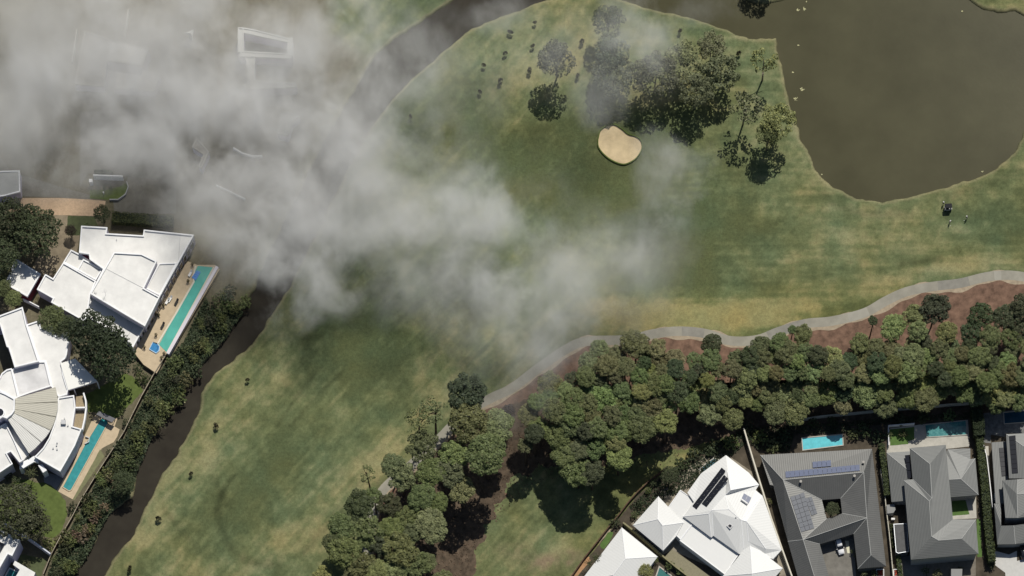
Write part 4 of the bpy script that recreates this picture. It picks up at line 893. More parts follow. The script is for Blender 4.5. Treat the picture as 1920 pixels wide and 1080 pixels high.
# ---------------------------------------------------------------- people
def skin_obj(name, J, E, root, m, parent, cap=1):
    ks = list(J)
    me = bpy.data.meshes.new(name); me.from_pydata([J[k][0] for k in ks], [(ks.index(a), ks.index(b_)) for a, b_ in E], [])
    o = bpy.data.objects.new(name, me); COL.objects.link(o); me.materials.append(m); o.parent = parent
    md = o.modifiers.new('skin', 'SKIN'); md.use_smooth_shade = True
    for i, k in enumerate(ks):
        v_ = me.skin_vertices[0].data[i]; rr = J[k][1]; v_.radius = rr if isinstance(rr, tuple) else (rr, rr); v_.use_root = (k == root)
    sb = o.modifiers.new('sub', 'SUBSURF'); sb.levels = cap; sb.render_levels = cap
    return o
def person(px, py, rz, label, shirt, trousers, capc, arms, bend=0.0, stride=.1, club=None):
    r = empty('person', at(px, py, 0), rz); tag(r, label, 'person', None)
    by = bend
    J = {'pel': ((0,0,.95),(.15,.11)), 'wst': ((0,by*.35,1.1),(.13,.10)), 'chs': ((0,by*.8,1.32),(.17,.12)), 'nck': ((0,by*1.15,1.48),(.06,.06)), 'hd': ((0,by*1.35,1.6),(.085,.095)), 'top': ((0,by*1.45,1.71),(.075,.085))}
    E = [('pel','wst'),('wst','chs'),('chs','nck'),('nck','hd'),('hd','top')]
    for s_, nm in ((-1,'l'),(1,'r')):
        st = stride*s_
        J.update({nm+'hip': ((s_*.1,0,.88),.095), nm+'kn': ((s_*.12,st*.6+.02,.5),.062), nm+'an': ((s_*.13,st-.02,.09),.042), nm+'toe': ((s_*.15,st+.17,.04),.035)})
        E += [('pel',nm+'hip'),(nm+'hip',nm+'kn'),(nm+'kn',nm+'an'),(nm+'an',nm+'toe')]
        sh = (s_*.19, by*1.0, 1.42); el, wr = arms[nm]
        J.update({nm+'sh': (sh,.055), nm+'el': (el,.042), nm+'wr': (wr,.028)}); E += [('chs',nm+'sh'),(nm+'sh',nm+'el'),(nm+'el',nm+'wr')]
        w = Vector(wr); dr = (w-Vector(el)).normalized(); sd_ = Vector((s_*-.5,.85,0)).cross(dr).normalized() if dr.length else Vector((1,0,0))
        pm_ = w+dr*.07; J[nm+'pm'] = (tuple(pm_), (.036,.02)); E.append((nm+'wr',nm+'pm'))
        ax = dr.orthogonal().normalized(); cu = dr.cross(ax).normalized()
        for q in range(4):
            o0 = ax*(.016*(q-1.5)); ln = (.032,.038,.036,.028)[q]
            a1 = pm_+o0+dr*(.012+ln); a2 = a1+dr*ln*.6+cu*ln*.5
            J[f'{nm}f{q}a'] = (tuple(a1),.009); J[f'{nm}f{q}b'] = (tuple(a2),.008); E += [(nm+'pm',f'{nm}f{q}a'),(f'{nm}f{q}a',f'{nm}f{q}b')]
        t1 = w+dr*.04+ax*.045; t2 = t1+dr*.03+cu*.015; J[nm+'t1'] = (tuple(t1),.010); J[nm+'t2'] = (tuple(t2),.008); E += [(nm+'wr',nm+'t1'),(nm+'t1',nm+'t2')]
    SK = mat('skin', (.42,.25,.17), .6)
    skin_obj('body', J, E, 'pel', SK, r)
    g = .022
    def cl(ks, extra=g):
        out = {}
        for k in ks:
            p, rr = J[k]; rr = rr if isinstance(rr, tuple) else (rr, rr); out[k] = (p, (rr[0]+extra, rr[1]+extra))
        return out
    Js = cl(['pel','wst','chs','lsh','rsh']); 
    for nm in 'lr':
        a, e = Vector(J[nm+'sh'][0]), Vector(J[nm+'el'][0]); Js[nm+'sl'] = (tuple(a.lerp(e, .7)), (.062,.062))
    skin_obj('shirt', Js, [('pel','wst'),('wst','chs'),('chs','lsh'),('chs','rsh'),('lsh','lsl'),('rsh','rsl')], 'pel', shirt, r)
    Jt = cl(['pel','lhip','rhip','lkn','rkn'], .026); Jt['lan'] = (J['lan'][0], (.062,.062)); Jt['ran'] = (J['ran'][0], (.062,.062))
    skin_obj('trousers', Jt, [('pel','lhip'),('pel','rhip'),('lhip','lkn'),('rhip','rkn'),('lkn','lan'),('rkn','ran')], 'pel', trousers, r)
    for nm in 'lr':
        skin_obj('shoe', cl([nm+'an',nm+'toe'], .012), [(nm+'an',nm+'toe')], nm+'an', M_CAP, r)
    hy, hz = J['hd'][0][1], 1.62
    b = MB()
    for i in range(5):
        ra, rb = math.cos(i*.31)*.125, math.cos((i+1)*.31)*.125; za, zb = hz+.06+math.sin(i*.31)*.1, hz+.06+math.sin((i+1)*.31)*.1
        for k in range(12):
            t0, t1 = k*math.pi/6, (k+1)*math.pi/6
            b.poly([(ra*math.cos(t0),hy+ra*math.sin(t0),za),(ra*math.cos(t1),hy+ra*math.sin(t1),za),(rb*math.cos(t1),hy+rb*math.sin(t1),zb),(rb*math.cos(t0),hy+rb*math.sin(t0),zb)])
    b.box((0,hy+.15,hz+.065), (.15,.13,.015)); b.build('cap', capc, r, local=True)
    b = MB(); b.tube([(0,hy-.03,hz+.03),(0,hy-.035,hz-.04)], [.098,.085], 10); b.build('hair', mat('dark_hair', (.04,.03,.02)), r, local=True)
    b = MB(); b.tube([(0,hy+.085,hz-.0),(0,hy+.118,hz-.035),(0,hy+.09,hz-.05)], [.010,.017,.012], 6); b.build('nose', SK, r, local=True)
    b = MB()
    for s_ in (-1, 1): b.box((s_*.034,hy+.092,hz+.012), (.024,.012,.011))
    b.build('eyes', M_DARKF, r, local=True)
    b = MB(); b.box((0,hy+.088,hz-.085), (.045,.012,.01)); b.build('mouth', mat('lips', (.28,.10,.08)), r, local=True)
    b = MB()
    for s_ in (-1, 1): b.box((s_*.098,hy,hz-.01), (.015,.035,.06))
    b.build('ears', SK, r, local=True)
    if club:
        M4 = r.matrix_basis; a, e = M4 @ Vector(club[0]), M4 @ Vector(club[1]); b = MB(); b.tube([a, e], .012, 6); b.box((e.x, e.y, e.z+.02), (.11,.06,.05))
        g_ = b.build('golf_club', M_PANELF, at0=(e.x, e.y, 0)); tag(g_, club[2], 'golf club')
        b = MB(); d_ = (e-a).normalized(); b.tube([a-d_*.02, a+d_*.25], .017, 6); b.build('grip', M_RUBBER, g_)
    return r
hang = {'l': ((-.27,.02,1.15),(-.25,.1,.9)), 'r': ((.27,.02,1.15),(.25,.1,.9))}
swing = {'l': ((-.2,.3,1.2),(-.03,.38,.96)), 'r': ((.2,.3,1.2),(.03,.38,.93))}
WS = mat('white_shirt', (.80,.79,.74), .8); GT = mat('dark_trousers', (.04,.042,.05), .85); KT = mat('khaki_trousers', (.28,.24,.16), .85)
person(1768.5, 383.5, R(140), 'golfer in white shirt and cap standing at the corner of the golf cart', WS, GT, M_CAP, hang, .02)
person(1780.5, 418, R(200), 'golfer in white shirt and khaki trousers on the grass below the golf cart', WS, KT, M_CAP, swing, .12, .08, ((0,.4,.95),(.05,.85,.02),'golf club held by the golfer below the golf cart'))
person(1812.5, 410, R(120), 'golfer in white shirt with dark trousers standing apart to the right of the cart', WS, GT, M_CAP, swing, .1, .1, ((0,.4,.95),(-.05,.85,.02),'golf club held by the golfer to the right of the cart'))
# ---------------------------------------------------------------- vegetation
def mesh_quads(name, centers, normals, sizes, mat_, star=False):
    """many small leaf clumps, one quad each"""
    n = len(centers); C = np.array(centers); N = np.array(normals); N /= np.linalg.norm(N, axis=1)[:, None]+1e-9
    A = np.cross(N, np.random.randn(n, 3)); A /= np.linalg.norm(A, axis=1)[:, None]+1e-9; B = np.cross(N, A)
    s = np.array(sizes)[:, None]; asp = np.random.uniform(.55, 1.0, (n, 1))
    V = np.stack([C-A*s-B*s*asp*.6, C+A*s*.8-B*s*asp, C+A*s+B*s*asp*.7, C-A*s*.7+B*s*asp], 1).reshape(-1, 3)
    m = bpy.data.meshes.new(name); m.vertices.add(4*n); m.vertices.foreach_set('co', V.ravel())
    m.loops.add(4*n); m.loops.foreach_set('vertex_index', np.arange(4*n, dtype=np.int32))
    m.polygons.add(n); m.polygons.foreach_set('loop_start', np.arange(0, 4*n, 4, dtype=np.int32)); m.polygons.foreach_set('loop_total', np.full(n, 4, np.int32))
    m.update(calc_edges=True); m.materials.append(mat_); return m
def lobes_crown(name, lobes, per, leaf, up=.5, rnd=.5):
    C = []; N = []; Sz = []
    for (x, y, z, r, fl) in lobes:
        k = int(per*(r/.28)**2)
        d = np.random.randn(k, 3); d /= np.linalg.norm(d, axis=1)[:, None]
        d[:, 2] = np.where(d[:, 2] < -.35, -d[:, 2], d[:, 2])
        rad = r*np.random.uniform(.72, 1.06, (k, 1))
        p = d*rad*np.array([1, 1, fl])+np.array([x, y, z]); C.append(p)
        N.append(d+np.random.randn(k, 3)*rnd+np.array([0, 0, up])); Sz.append(np.random.uniform(.6, 1.15, k)*leaf)
    return mesh_quads(name, np.concatenate(C), np.concatenate(N), np.concatenate(Sz), M_LEAF)
def pine_lobes(n, seed, hgt=.55, sparse=False):
    rs = np.random.RandomState(seed); L = []; tries = 0
    while len(L) < n and tries < 4000:
        tries += 1
        r = math.sqrt(rs.rand())*.80; a = rs.rand()*6.283; z = hgt*math.sqrt(max(0, 1-r*r))*rs.uniform(.55, 1.0)
        x, y = r*math.cos(a), r*math.sin(a); q = rs.uniform(.16, .27)
        if all((x-l[0])**2+(y-l[1])**2+(z-l[2])**2 > (.2 if not sparse else .3)**2 for l in L): L.append((x, y, z, q, rs.uniform(.65, .9)))
    return L
PINES = [(lobes_crown('crown', pine_lobes(30+k % 3*5, 40+k, .6), 200, .046, up=.55, rnd=.55), k) for k in range(7)]
LOOSE = [lobes_crown('crown', pine_lobes(13, 70+k, .9, True), 60, .060, rnd=1.2) for k in range(3)]
GUMS = [lobes_crown('crown', pine_lobes(30, 80+k, .8), 150, .040, rnd=.65) for k in range(4)]
def dense_lobes(seed, n=46, h=.75):
    rs = np.random.RandomState(seed); L = []
    for k in range(n):
        a = k*2.39996; r = .86*math.sqrt((k+.5)/n); z = h*math.sqrt(max(0, 1-r*r))*.9
        L.append((r*math.cos(a)+rs.uniform(-.05,.05), r*math.sin(a)+rs.uniform(-.05,.05), z*rs.uniform(.85,1.05), rs.uniform(.15,.22), .9))
    return L
DENSE = [lobes_crown('crown', dense_lobes(90+k), 200, .034, rnd=.6) for k in range(3)]
BUSH = [lobes_crown('foliage', dense_lobes(100+k, 14, .6), 60, .085, rnd=1.0) for k in range(4)]
SPIKY = []
for s_ in range(2):
    rs = np.random.RandomState(120+s_); C = []; N = []; Z = []
    for k in range(16):
        a = k*2.4; el = rs.uniform(.15, 1.1)
        for t in np.linspace(.12, 1, 12):
            p = np.array([math.cos(a)*t*math.cos(el), math.sin(a)*t*math.cos(el), .3+t*math.sin(el)*.7-t*t*.35]); 
            for _ in range(2): C.append(p+rs.randn(3)*.025); N.append(rs.randn(3)*.6+np.array([0,0,1])); Z.append(.055*(1.15-t*.5))
    SPIKY.append(mesh_quads('fronds', C, N, Z, M_LEAF))
def trunk_mesh(name, seed, h0, m, limbs=6, r0=.035, spread=.45, straight=.05):
    rs = np.random.RandomState(seed); b = MB(); top = (rs.uniform(-straight, straight), rs.uniform(-straight, straight), 1.0)
    b.tube([(0,0,-.05),(top[0]*.3,top[1]*.3,.35),(top[0]*.7,top[1]*.6,.7),top], [r0, r0*.8, r0*.62, r0*.35], 9)
    for k in range(limbs):
        z = rs.uniform(h0, .95); a = rs.rand()*6.28; q = spread*rs.uniform(.5, 1)
        x0, y0 = top[0]*z, top[1]*z
        b.tube([(x0,y0,z-.08),(x0+math.cos(a)*q*.5,y0+math.sin(a)*q*.5,z+.02),(x0+math.cos(a)*q,y0+math.sin(a)*q,z+.07)], [r0*.4, r0*.28, r0*.14], 6)
    me = bpy.data.meshes.new(name); me.from_pydata(b.v, [], b.f); me.materials.append(m); me.polygons.foreach_set('use_smooth', [True]*len(b.f)); return me
TR_PINE = [trunk_mesh('trunk', 5+k, .72, M_BARK, 7, .022, .22) for k in range(3)]
TR_GUM = [trunk_mesh('trunk', 15+k, .5, M_PALEBARK, 7, .028, .3, .08) for k in range(2)]
TR_BROAD = [trunk_mesh('trunk', 25+k, .4, M_BARK, 7, .05, .35) for k in range(2)]
DARK, MID, LIGHT, OLIVE, YEL = (.060,.078,.036), (.118,.144,.058), (.172,.205,.080), (.126,.142,.055), (.215,.228,.088)
TONE = {DARK: 'dark green', MID: 'mid green', LIGHT: 'bright green', OLIVE: 'olive', YEL: 'yellow-green'}
LM = [(1121,650,'by the path bend under the smoke edge'),(1250,640,'by the path crest with red mulch'),(1370,650,'where the path dips'),(1480,640,'by the path below the dry turf'),(1590,650,'below the red mulch strip'),
      (1700,610,'under the wide curve of the path'),(1760,600,'beside the open red mulch'),(1880,600,'near the right edge by the path'),(1900,720,'at the right end of the belt'),(1770,745,'above the grey tiled house pool'),
      (1640,755,'above the charcoal house wall'),(1540,770,'above the blue plunge pool'),(1420,780,'above the top of the long boundary wall'),(1320,790,'behind the white hipped house'),(1230,800,'at the belt edge above the timber wall'),
      (1150,850,'at the lowest bulge of the belt'),(1070,860,'above the shaded clearing'),(1020,760,'at the left end of the belt'),(1110,750,'inside the left part of the belt'),(1210,720,'inside the belt below the path crest'),
      (1330,710,'inside the belt below the path dip'),(1450,710,'inside the middle of the belt'),(1560,710,'inside the belt under the mulch strip'),(1680,690,'inside the right part of the belt'),(1800,670,'inside the belt near the right end'),
      (880,750,'where the path enters the lower grove'),(790,790,'at the fairway edge of the grove top'),(920,850,'on the right side of the grove'),(720,880,'on the fairway side of the grove'),(820,900,'in the middle of the grove'),
      (680,950,'at the fairway edge halfway down the grove'),(780,970,'in the lower middle of the grove'),(640,1030,'at the lower left of the grove'),(720,1040,'at the foot of the grove'),(790,1050,'at the lower right of the grove')]
def near(px, py): return min(LM, key=lambda l: (l[0]-px)**2+(l[1]-py)**2*1.5)[2]
PEND = []          # labels are completed once all are known, so that look-alikes get an order
def plant(name, px, py, rpx, h, crown, trunk, tone, label, cat, group, sq=1.0, hz=None, zc=.70, jit=.12, wide=None):
    """px, py: where the crown's middle stands in the photograph; h: height of that middle"""
    c = at(px, py, h); r = empty(name, (c.x, c.y, 0), random.uniform(0, 6.28)); Rm = rpx*S*1.06*(wide or {'pine_tree': 1.03, 'gum_tree': 1.26, 'garden_tree': 1.12}.get(name, 1.0))
    tag(r, label, cat, group)
    o = bpy.data.objects.new(crown.name.split('.')[0], crown); COL.objects.link(o); o.parent = r
    hh = Rm*(hz or .85)
    hh *= random.uniform(.85, 1.2); o.scale = (Rm*random.uniform(.92, 1.08), Rm*sq, hh); o.location = (0, 0, h-hh*.45)
    o.color = tuple(max(.01, t*random.uniform(1-jit, 1+jit)) for t in tone)+(1,)
    if trunk:
        t = bpy.data.objects.new(trunk.name.split('.')[0], trunk); COL.objects.link(t); t.parent = r; t.scale = (h*1.02, h*1.02, h*1.02)
        t.location = (0, 0, 0)
    PEND.append((r, px, py)); return r
def pine(px, py, r, tone=None, h=None, loose=False, desc=None):
    tone = tone or random.choice([MID, MID, MID, LIGHT, DARK, OLIVE]); h = h or (random.uniform(12, 15) if px < 1280 else random.uniform(9, 12) if py < 715 else random.uniform(6.5, 8.5))
    size = 'small' if r < 18 else 'broad' if r > 28 else 'medium'
    lab = desc or f"{size} {TONE[tone]} {'loose' if loose else 'round'} pine {near(px, py)}"
    return plant('pine_tree', px, py, r, h, random.choice(LOOSE) if loose else random.choice(PINES)[0], random.choice(TR_PINE), tone, lab, 'pine tree', 'pines beside the cart path', hz=.62 if loose else .85, wide=1.1 if loose else None)
# lower grove
for a in [(875,732,38,DARK,15),(812,766,26,OLIVE,16,True),(783,792,24,OLIVE,15,True),(880,790,40,MID,15),(932,797,30,LIGHT,14),(912,850,38,MID,17),(790,835,30,MID,14),(848,852,28,LIGHT,14),(738,872,24,MID,13),(690,888,16,OLIVE,12,True),
          (752,893,28,LIGHT,13),(810,884,27,MID,14),(842,882,28,MID,14),(865,917,24,LIGHT,13),(675,946,28,DARK,13),(730,945,24,DARK,13),(790,930,26,MID,14),(822,942,18,MID,13),(766,966,22,MID,13),(808,985,30,LIGHT,14),
          (640,988,26,MID,12),(690,1000,32,MID,13),(735,990,24,MID,13),(645,1035,32,MID,13),(622,1018,18,DARK,12),(680,1060,30,MID,13),(748,1030,34,OLIVE,14),(782,1058,26,MID,13),(740,1068,28,LIGHT,13),(803,1052,16,MID,12),(606,1078,18,YEL,10),(708,1072,24,LIGHT,13),
          (770,1000,20,MID,13),(830,1090,22,MID,13),(700,930,16,MID,12),(715,1020,22,DARK,13),(664,1090,26,MID,12)]:
    pine(*a[:5], loose=len(a) > 5)
# belt: edge trees as they stand, then the inside
edge = [(1030,724,28,OLIVE),(1125,652,19,LIGHT),(1104,681,22,LIGHT),(1098,705,20,MID),(1157,664,20,MID),(1192,643,28,MID),(1234,652,18,LIGHT),(1212,662,18,MID),(1335,645,21,DARK),(1332,672,22,MID),(1430,650,22,MID),(1410,668,22,DARK),(1462,642,20,MID),(1505,626,19,MID),(1485,618,9,MID),
        (1558,672,26,YEL),(1528,694,22,LIGHT),(1612,644,20,MID),(1674,612,25,YEL),(1716,592,23,LIGHT),(1754,578,30,DARK),(1722,620,20,LIGHT),(1776,622,22,LIGHT),(1838,590,26,DARK),(1822,622,22,DARK),(1856,632,24,MID),(1890,592,28,DARK),(1918,572,24,DARK),(1925,620,26,DARK),
        (1915,748,24,MID),(1884,722,27,YEL),(1870,758,20,MID),(1832,738,24,MID),(1826,692,20,LIGHT),(1738,748,24,MID),(1704,742,26,MID),(1660,765,22,MID),(1624,738,28,LIGHT),(1580,760,18,LIGHT),(1550,736,24,MID),(1492,768,28,OLIVE),(1455,772,24,OLIVE),(1375,785,22,OLIVE),
        (1333,772,26,LIGHT),(1290,750,24,MID),(1248,791,25,LIGHT),(1205,800,28,MID),(1200,775,22,MID),(1152,805,24,MID),(1160,855,28,LIGHT),(1112,838,24,MID),(1084,882,32,MID),(1062,852,28,MID),(1045,818,26,MID),(1012,800,22,LIGHT),(1072,795,26,MID),(1128,752,32,LIGHT),(1108,778,22,MID),
        (1110,885,24,DARK),(990,778,21,OLIVE),(1002,812,20,DARK),(1006,752,18,MID),(985,835,16,MID),(1040,770,24,MID),(1148,778,22,MID)]
pts = [(a[0], a[1]) for a in edge]
for a in edge: pine(a[0], a[1], a[2]*.95, a[3], h=(9 if a[2] < 12 else None))
rs = random.Random(3); inner = [(1030,740),(1080,695),(1160,678),(1250,664),(1330,680),(1420,668),(1500,652),(1600,664),(1660,640),(1750,640),(1850,650),(1930,610),(1930,760),(1800,735),(1680,730),(1500,750),(1390,762),(1290,745),(1220,770),(1160,830),(1080,850),(1035,800)]
def inside(x, y, P):
    r = False; n = len(P)
    for i in range(n):
        a, b_ = P[i], P[(i+1) % n]
        if (a[1] > y) != (b_[1] > y) and x < (b_[0]-a[0])*(y-a[1])/(b_[1]-a[1])+a[0]: r = not r
    return r
for k in range(14000):
    x, y = rs.uniform(1020, 1930), rs.uniform(600, 860)
    if not inside(x, y, inner) or min((x-a)**2+((y-b_)*1.15)**2 for a, b_ in pts) < 22**2: continue
    pts.append((x, y)); rr = rs.uniform(14, 22)
    if (1350 < x < 1366 and 690 < y < 730): continue
    pine(x, y, rr)
pine(1637, 600, 9, DARK, 10, desc='tiny dark pine standing alone on the red mulch by the path')
# dead or bare maroon trees
for x, y, r_, lb in [(1597,665,13,'dark maroon-leaved tree in a gap of the pine belt'),(953,772,14,'dark brown-leaved tree in the smoke between grove and belt')]:
    plant('maroon_tree', x, y, r_, 8, random.choice(DENSE), TR_BROAD[0], (.035,.022,.022), lb, 'tree', None)
# gum trees by the bunker and the pond
for x, y, r_, h, tone, sq, lb in [(1043,112,28,9,(.12,.125,.085),1.35,'tall grey-green gum standing alone left of the smoke wisp above the bunker'),(1140,40,26,8,DARK,1.3,'dark gum at the top edge half hidden by a smoke wisp'),
    (1148,98,26,8,(.13,.15,.10),1.1,'grey-green gum under the smoke wisp, above the one over the bunker'),(1150,140,34,7,(.15,.165,.105),1.1,'broad pale gum just above the sand bunker'),(1228,140,34,9,(.12,.135,.075),1.05,'tall mid green gum throwing the biggest shadow right of the bunker'),
    (1282,118,32,8,(.19,.20,.10),1,'yellowish gum between two taller ones near the pond'),(1334,86,24,7,(.17,.185,.105),1,'round pale gum nearest the upper shore'),(1352,135,32,8,(.14,.165,.09),1.1,'mid green gum on the right of the gum clump'),
    (1305,168,28,8,(.13,.14,.075),.9,'low olive gum at the lower edge of the gum clump'),(1433,116,22,9,YEL,1,'yellow-green gum close to the pond shore'),(1396,200,26,9,(.16,.18,.09),1,'slender gum with loose crown left of the shoreline pair'),
    (1458,228,28,9,YEL,1.1,'yellow-green gum leaning over the pond shore, lower of the pair'),(1440,252,20,8,MID,1,'small gum at the foot of the yellow-green shoreline gum'),(1428,-52,24,6,DARK,1,'dark tree at the top edge over the water inlet')]:
    plant('gum_tree', x, y, r_, h*(1.05 if r_ < 30 else .98), random.choice(LOOSE if 'slender' in lb or 'close to' in lb else GUMS), random.choice(TR_GUM), tone, lb, 'gum tree', 'gums between bunker and pond', sq=1, jit=.05, hz=1.0)
# saplings on the course
for x, y, where in [(957,60,'high on the spit near the far bank'),(1003,42,'near the top shoreline of the spit'),(947,100,'second down the left row on the spit'),(907,122,'close to the river bank on the spit'),(938,152,'darkest of the left row on the spit'),
    (900,172,'lowest of the left row on the spit'),(999,86,'just left of the tall lone gum top'),(1091,78,'right of the lone gum in pale turf'),(1083,142,'between the lone gum and the broad pale gum'),(993,132,'left of the lone gum shadow'),
    (770,218,'in thin smoke by the river bank'),(464,712,'on the lower fairway near the river bend'),(405,798,'second along the lower river bank'),(358,888,'on dry turf by the narrow river'),(297,972,'beside the lower river bank near the curl mark'),
    (243,1066,'at the bottom edge by the river'),(1275,58,'above the yellowish gum near the top shore'),(1269,92,'just above the yellowish gum'),(1385,100,'between the gum clump and the pond')]:
    plant('sapling', x, y, random.uniform(4.5, 7), 1.0, random.choice(GUMS), TR_GUM[0], (.055,.050,.032), 'small dark sapling '+where, 'sapling', 'saplings planted on the course', sq=.65, hz=1.9, jit=.1)
# big garden trees
for x, y, r_, h, tone, hz, lb, cr in [(66,432,43,9,DARK,1.0,'big round dark tree above the small garage',0),(18,412,38,9,(.05,.065,.03),1.0,'broad dark tree at the left edge beside the big round one',1),(0,470,34,8,DARK,.9,'dark tree at the left edge above the garage corner',2),
    (178,632,46,10,(.035,.05,.024),.9,'large dense dark tree between the two white houses, upper left crown',0),(208,665,44,10,(.035,.05,.024),.9,'large dense dark tree between the two white houses, lower right crown',1),
    (30,958,48,8,(.062,.068,.034),.8,'wide olive-brown tree on the lawn above the corner courtyard house',2),(70,985,24,6,(.062,.068,.034),.8,'smaller olive tree joined to the wide one on the corner lawn',0),
    (191,400,14,5,DARK,1.1,'small upright dark tree at the end of the brick drive',1),(132,432,10,3,(.05,.04,.03),1,'small bare brown tree on the gravel drive',2),(98,598,24,5,MID,.9,'bushy green tree between garage and fan-roofed house',0),
    (122,612,20,5,DARK,.9,'bushy dark tree touching the stepped roof edge of the fan-roofed house',1),(25,560,15,5,LIGHT,.9,'light green round tree just below the small garage',2),(2,538,18,5,MID,.9,'green tree at the left edge beside the garage',0),(8,505,14,4,(.16,.17,.08),.9,'pale feathery tree over the corner of the garage',1),
    (232,904,20,5,DARK,1,'round dark green tree on the river side below the teal lap pool',0),(1256,890,16,5,DARK,.9,'dark garden tree in the courtyard corner behind the white hipped house',1),(1561,954,12,4,(.07,.085,.04),1,'round tree in the small courtyard of the charcoal house',2),
    (1210,1072,13,4,YEL,.9,'yellow-green bush tree overlapping the plain white hipped roof',1)]:
    plant('garden_tree', x, y, r_, h, DENSE[cr], TR_BROAD[0], tone, lb, 'tree', 'garden trees', hz=hz, jit=.03)
# palms and spiky plants
for x, y, r_, h, lb in [(58,886,14,4,'palm in the dark corner of the lawn below the fan-roofed house'),(300,792,13,3,'pale spiky palm on the river bank beside the scrub'),(1117,1045,12,4,'palm behind the plain white hipped house'),(1105,1056,10,3,'smaller palm behind the plain white hipped house'),
                        (1620,1074,7,2,'pale flax plant at the street edge below the charcoal house')]:
    plant('palm', x, y, r_, h, random.choice(SPIKY), TR_PINE[0], (.13,.15,.07) if 'pale' in lb else (.07,.08,.035), lb, 'palm', None, hz=.8, jit=.05)
# scrub along the left bank of the river: every bush stands for itself
rv = [((440,560),24),((418,580),26),((395,615),24),((368,655),26),((345,695),26),((318,735),24),((290,770),26),((268,805),24),((240,840),22),((222,872),22),((200,905),22),((180,950),20),((160,985),22),((138,1020),22),((118,1055),22)]
DRY = (.20,.155,.095)
wh = ['at the top end of the scrub under the smoke','beside the bare patch by the turquoise pool wall','along the middle of the turquoise pool','below the turquoise pool wall','below the spa terrace','opposite the small side lawn','by the spiky palm','above the teal lap pool shelter',
      'beside the teal lap pool','at the lower half of the teal lap pool','near the lower end of the teal lap pool','beside the garden lawn','below the round dark riverside tree','beside the curved garden wall end','at the bottom edge of the scrub']
rs = random.Random(11)
for k, ((x, y), w) in enumerate(rv):
    for j in range(6):
        xx, yy = x+rs.uniform(-w, w)*.9, y+rs.uniform(-20, 20)
        if j == 0 and k < 12: xx, yy = x+w*.8, y
        dry = (10 <= k <= 13 and xx > x) ; tone = DRY if dry and rs.random() < .8 else rs.choice([DARK, MID, MID, OLIVE, LIGHT, (.085,.10,.055)])
        tn_ = 'dry brown' if tone == DRY else TONE.get(tone, 'grey-green'); r_ = rs.uniform(9, 16); side = 'water-side' if xx > x+4 else 'fence-side' if xx < x-4 else 'mid-bank'
        plant('bank_shrub', xx, yy, r_, 1.6, rs.choice(BUSH if rs.random() < .75 else SPIKY), None, tone, f'{tn_} {side} shrub {wh[k]}', 'shrub', 'scrub on the river bank', hz=1.1, jit=.1)
# undergrowth that nobody could count
def scatter(name, label, poly, n, size, h, tone, kind='stuff'):
    P = wld(poly); xs = [p.x for p in P]; ys = [p.y for p in P]; C = []; N = []; Z = []; rs = random.Random(len(label)); PP = [(p.x, p.y) for p in P]; t = 0
    while len(C) < n and t < n*20:
        t += 1; x, y = rs.uniform(min(xs), max(xs)), rs.uniform(min(ys), max(ys))
        if inside(x, y, PP):
            q = rs.random()*h*(.5+.5*math.sin(x*.9)*math.cos(y*.8)); C.append((x, y, .08+abs(q))); N.append((rs.gauss(0,.6), rs.gauss(0,.6), 1)); Z.append(size*rs.uniform(.5, 1.2))
    me = mesh_quads(name, C, N, Z, M_LEAF); o = bpy.data.objects.new(name, me); COL.objects.link(o); o.color = (*tone, 1); o['label'] = label; o['category'] = name.replace('_', ' '); o['kind'] = kind; return o
scatter('undergrowth', 'dark low undergrowth between the timber fence and the river', [(385,560),(412,590),(452,572),(456,588),(420,640),(372,688),(330,740),(285,820),(256,890),(246,928),(205,963),(183,1003),(165,1043),(135,1085),(88,1085),(104,1042),(142,975),(192,886),(236,816),(270,750),(292,708),(315,675),(345,640)], 15000, .26, 1.3, (.05,.07,.035))
scatter('leaf_litter', 'brown leaf litter and weeds beneath the pine belt', [(690,1090),(700,1000),(760,900),(900,790),(1040,740),(1300,690),(1930,620),(1930,755),(1480,790),(1250,870),(1000,905),(900,1010),(870,1090)], 5000, .18, .25, (.12,.085,.05))
scatter('garden_undergrowth', 'dark ground cover in the shaded gardens behind the pools', [(1180,950),(1250,885),(1400,800),(1480,800),(1830,772),(1830,785),(1600,800),(1590,812),(1490,814),(1480,848),(1425,845),(1400,830),(1320,900),(1250,935),(1190,975)], 5200, .22, .9, (.035,.05,.025))
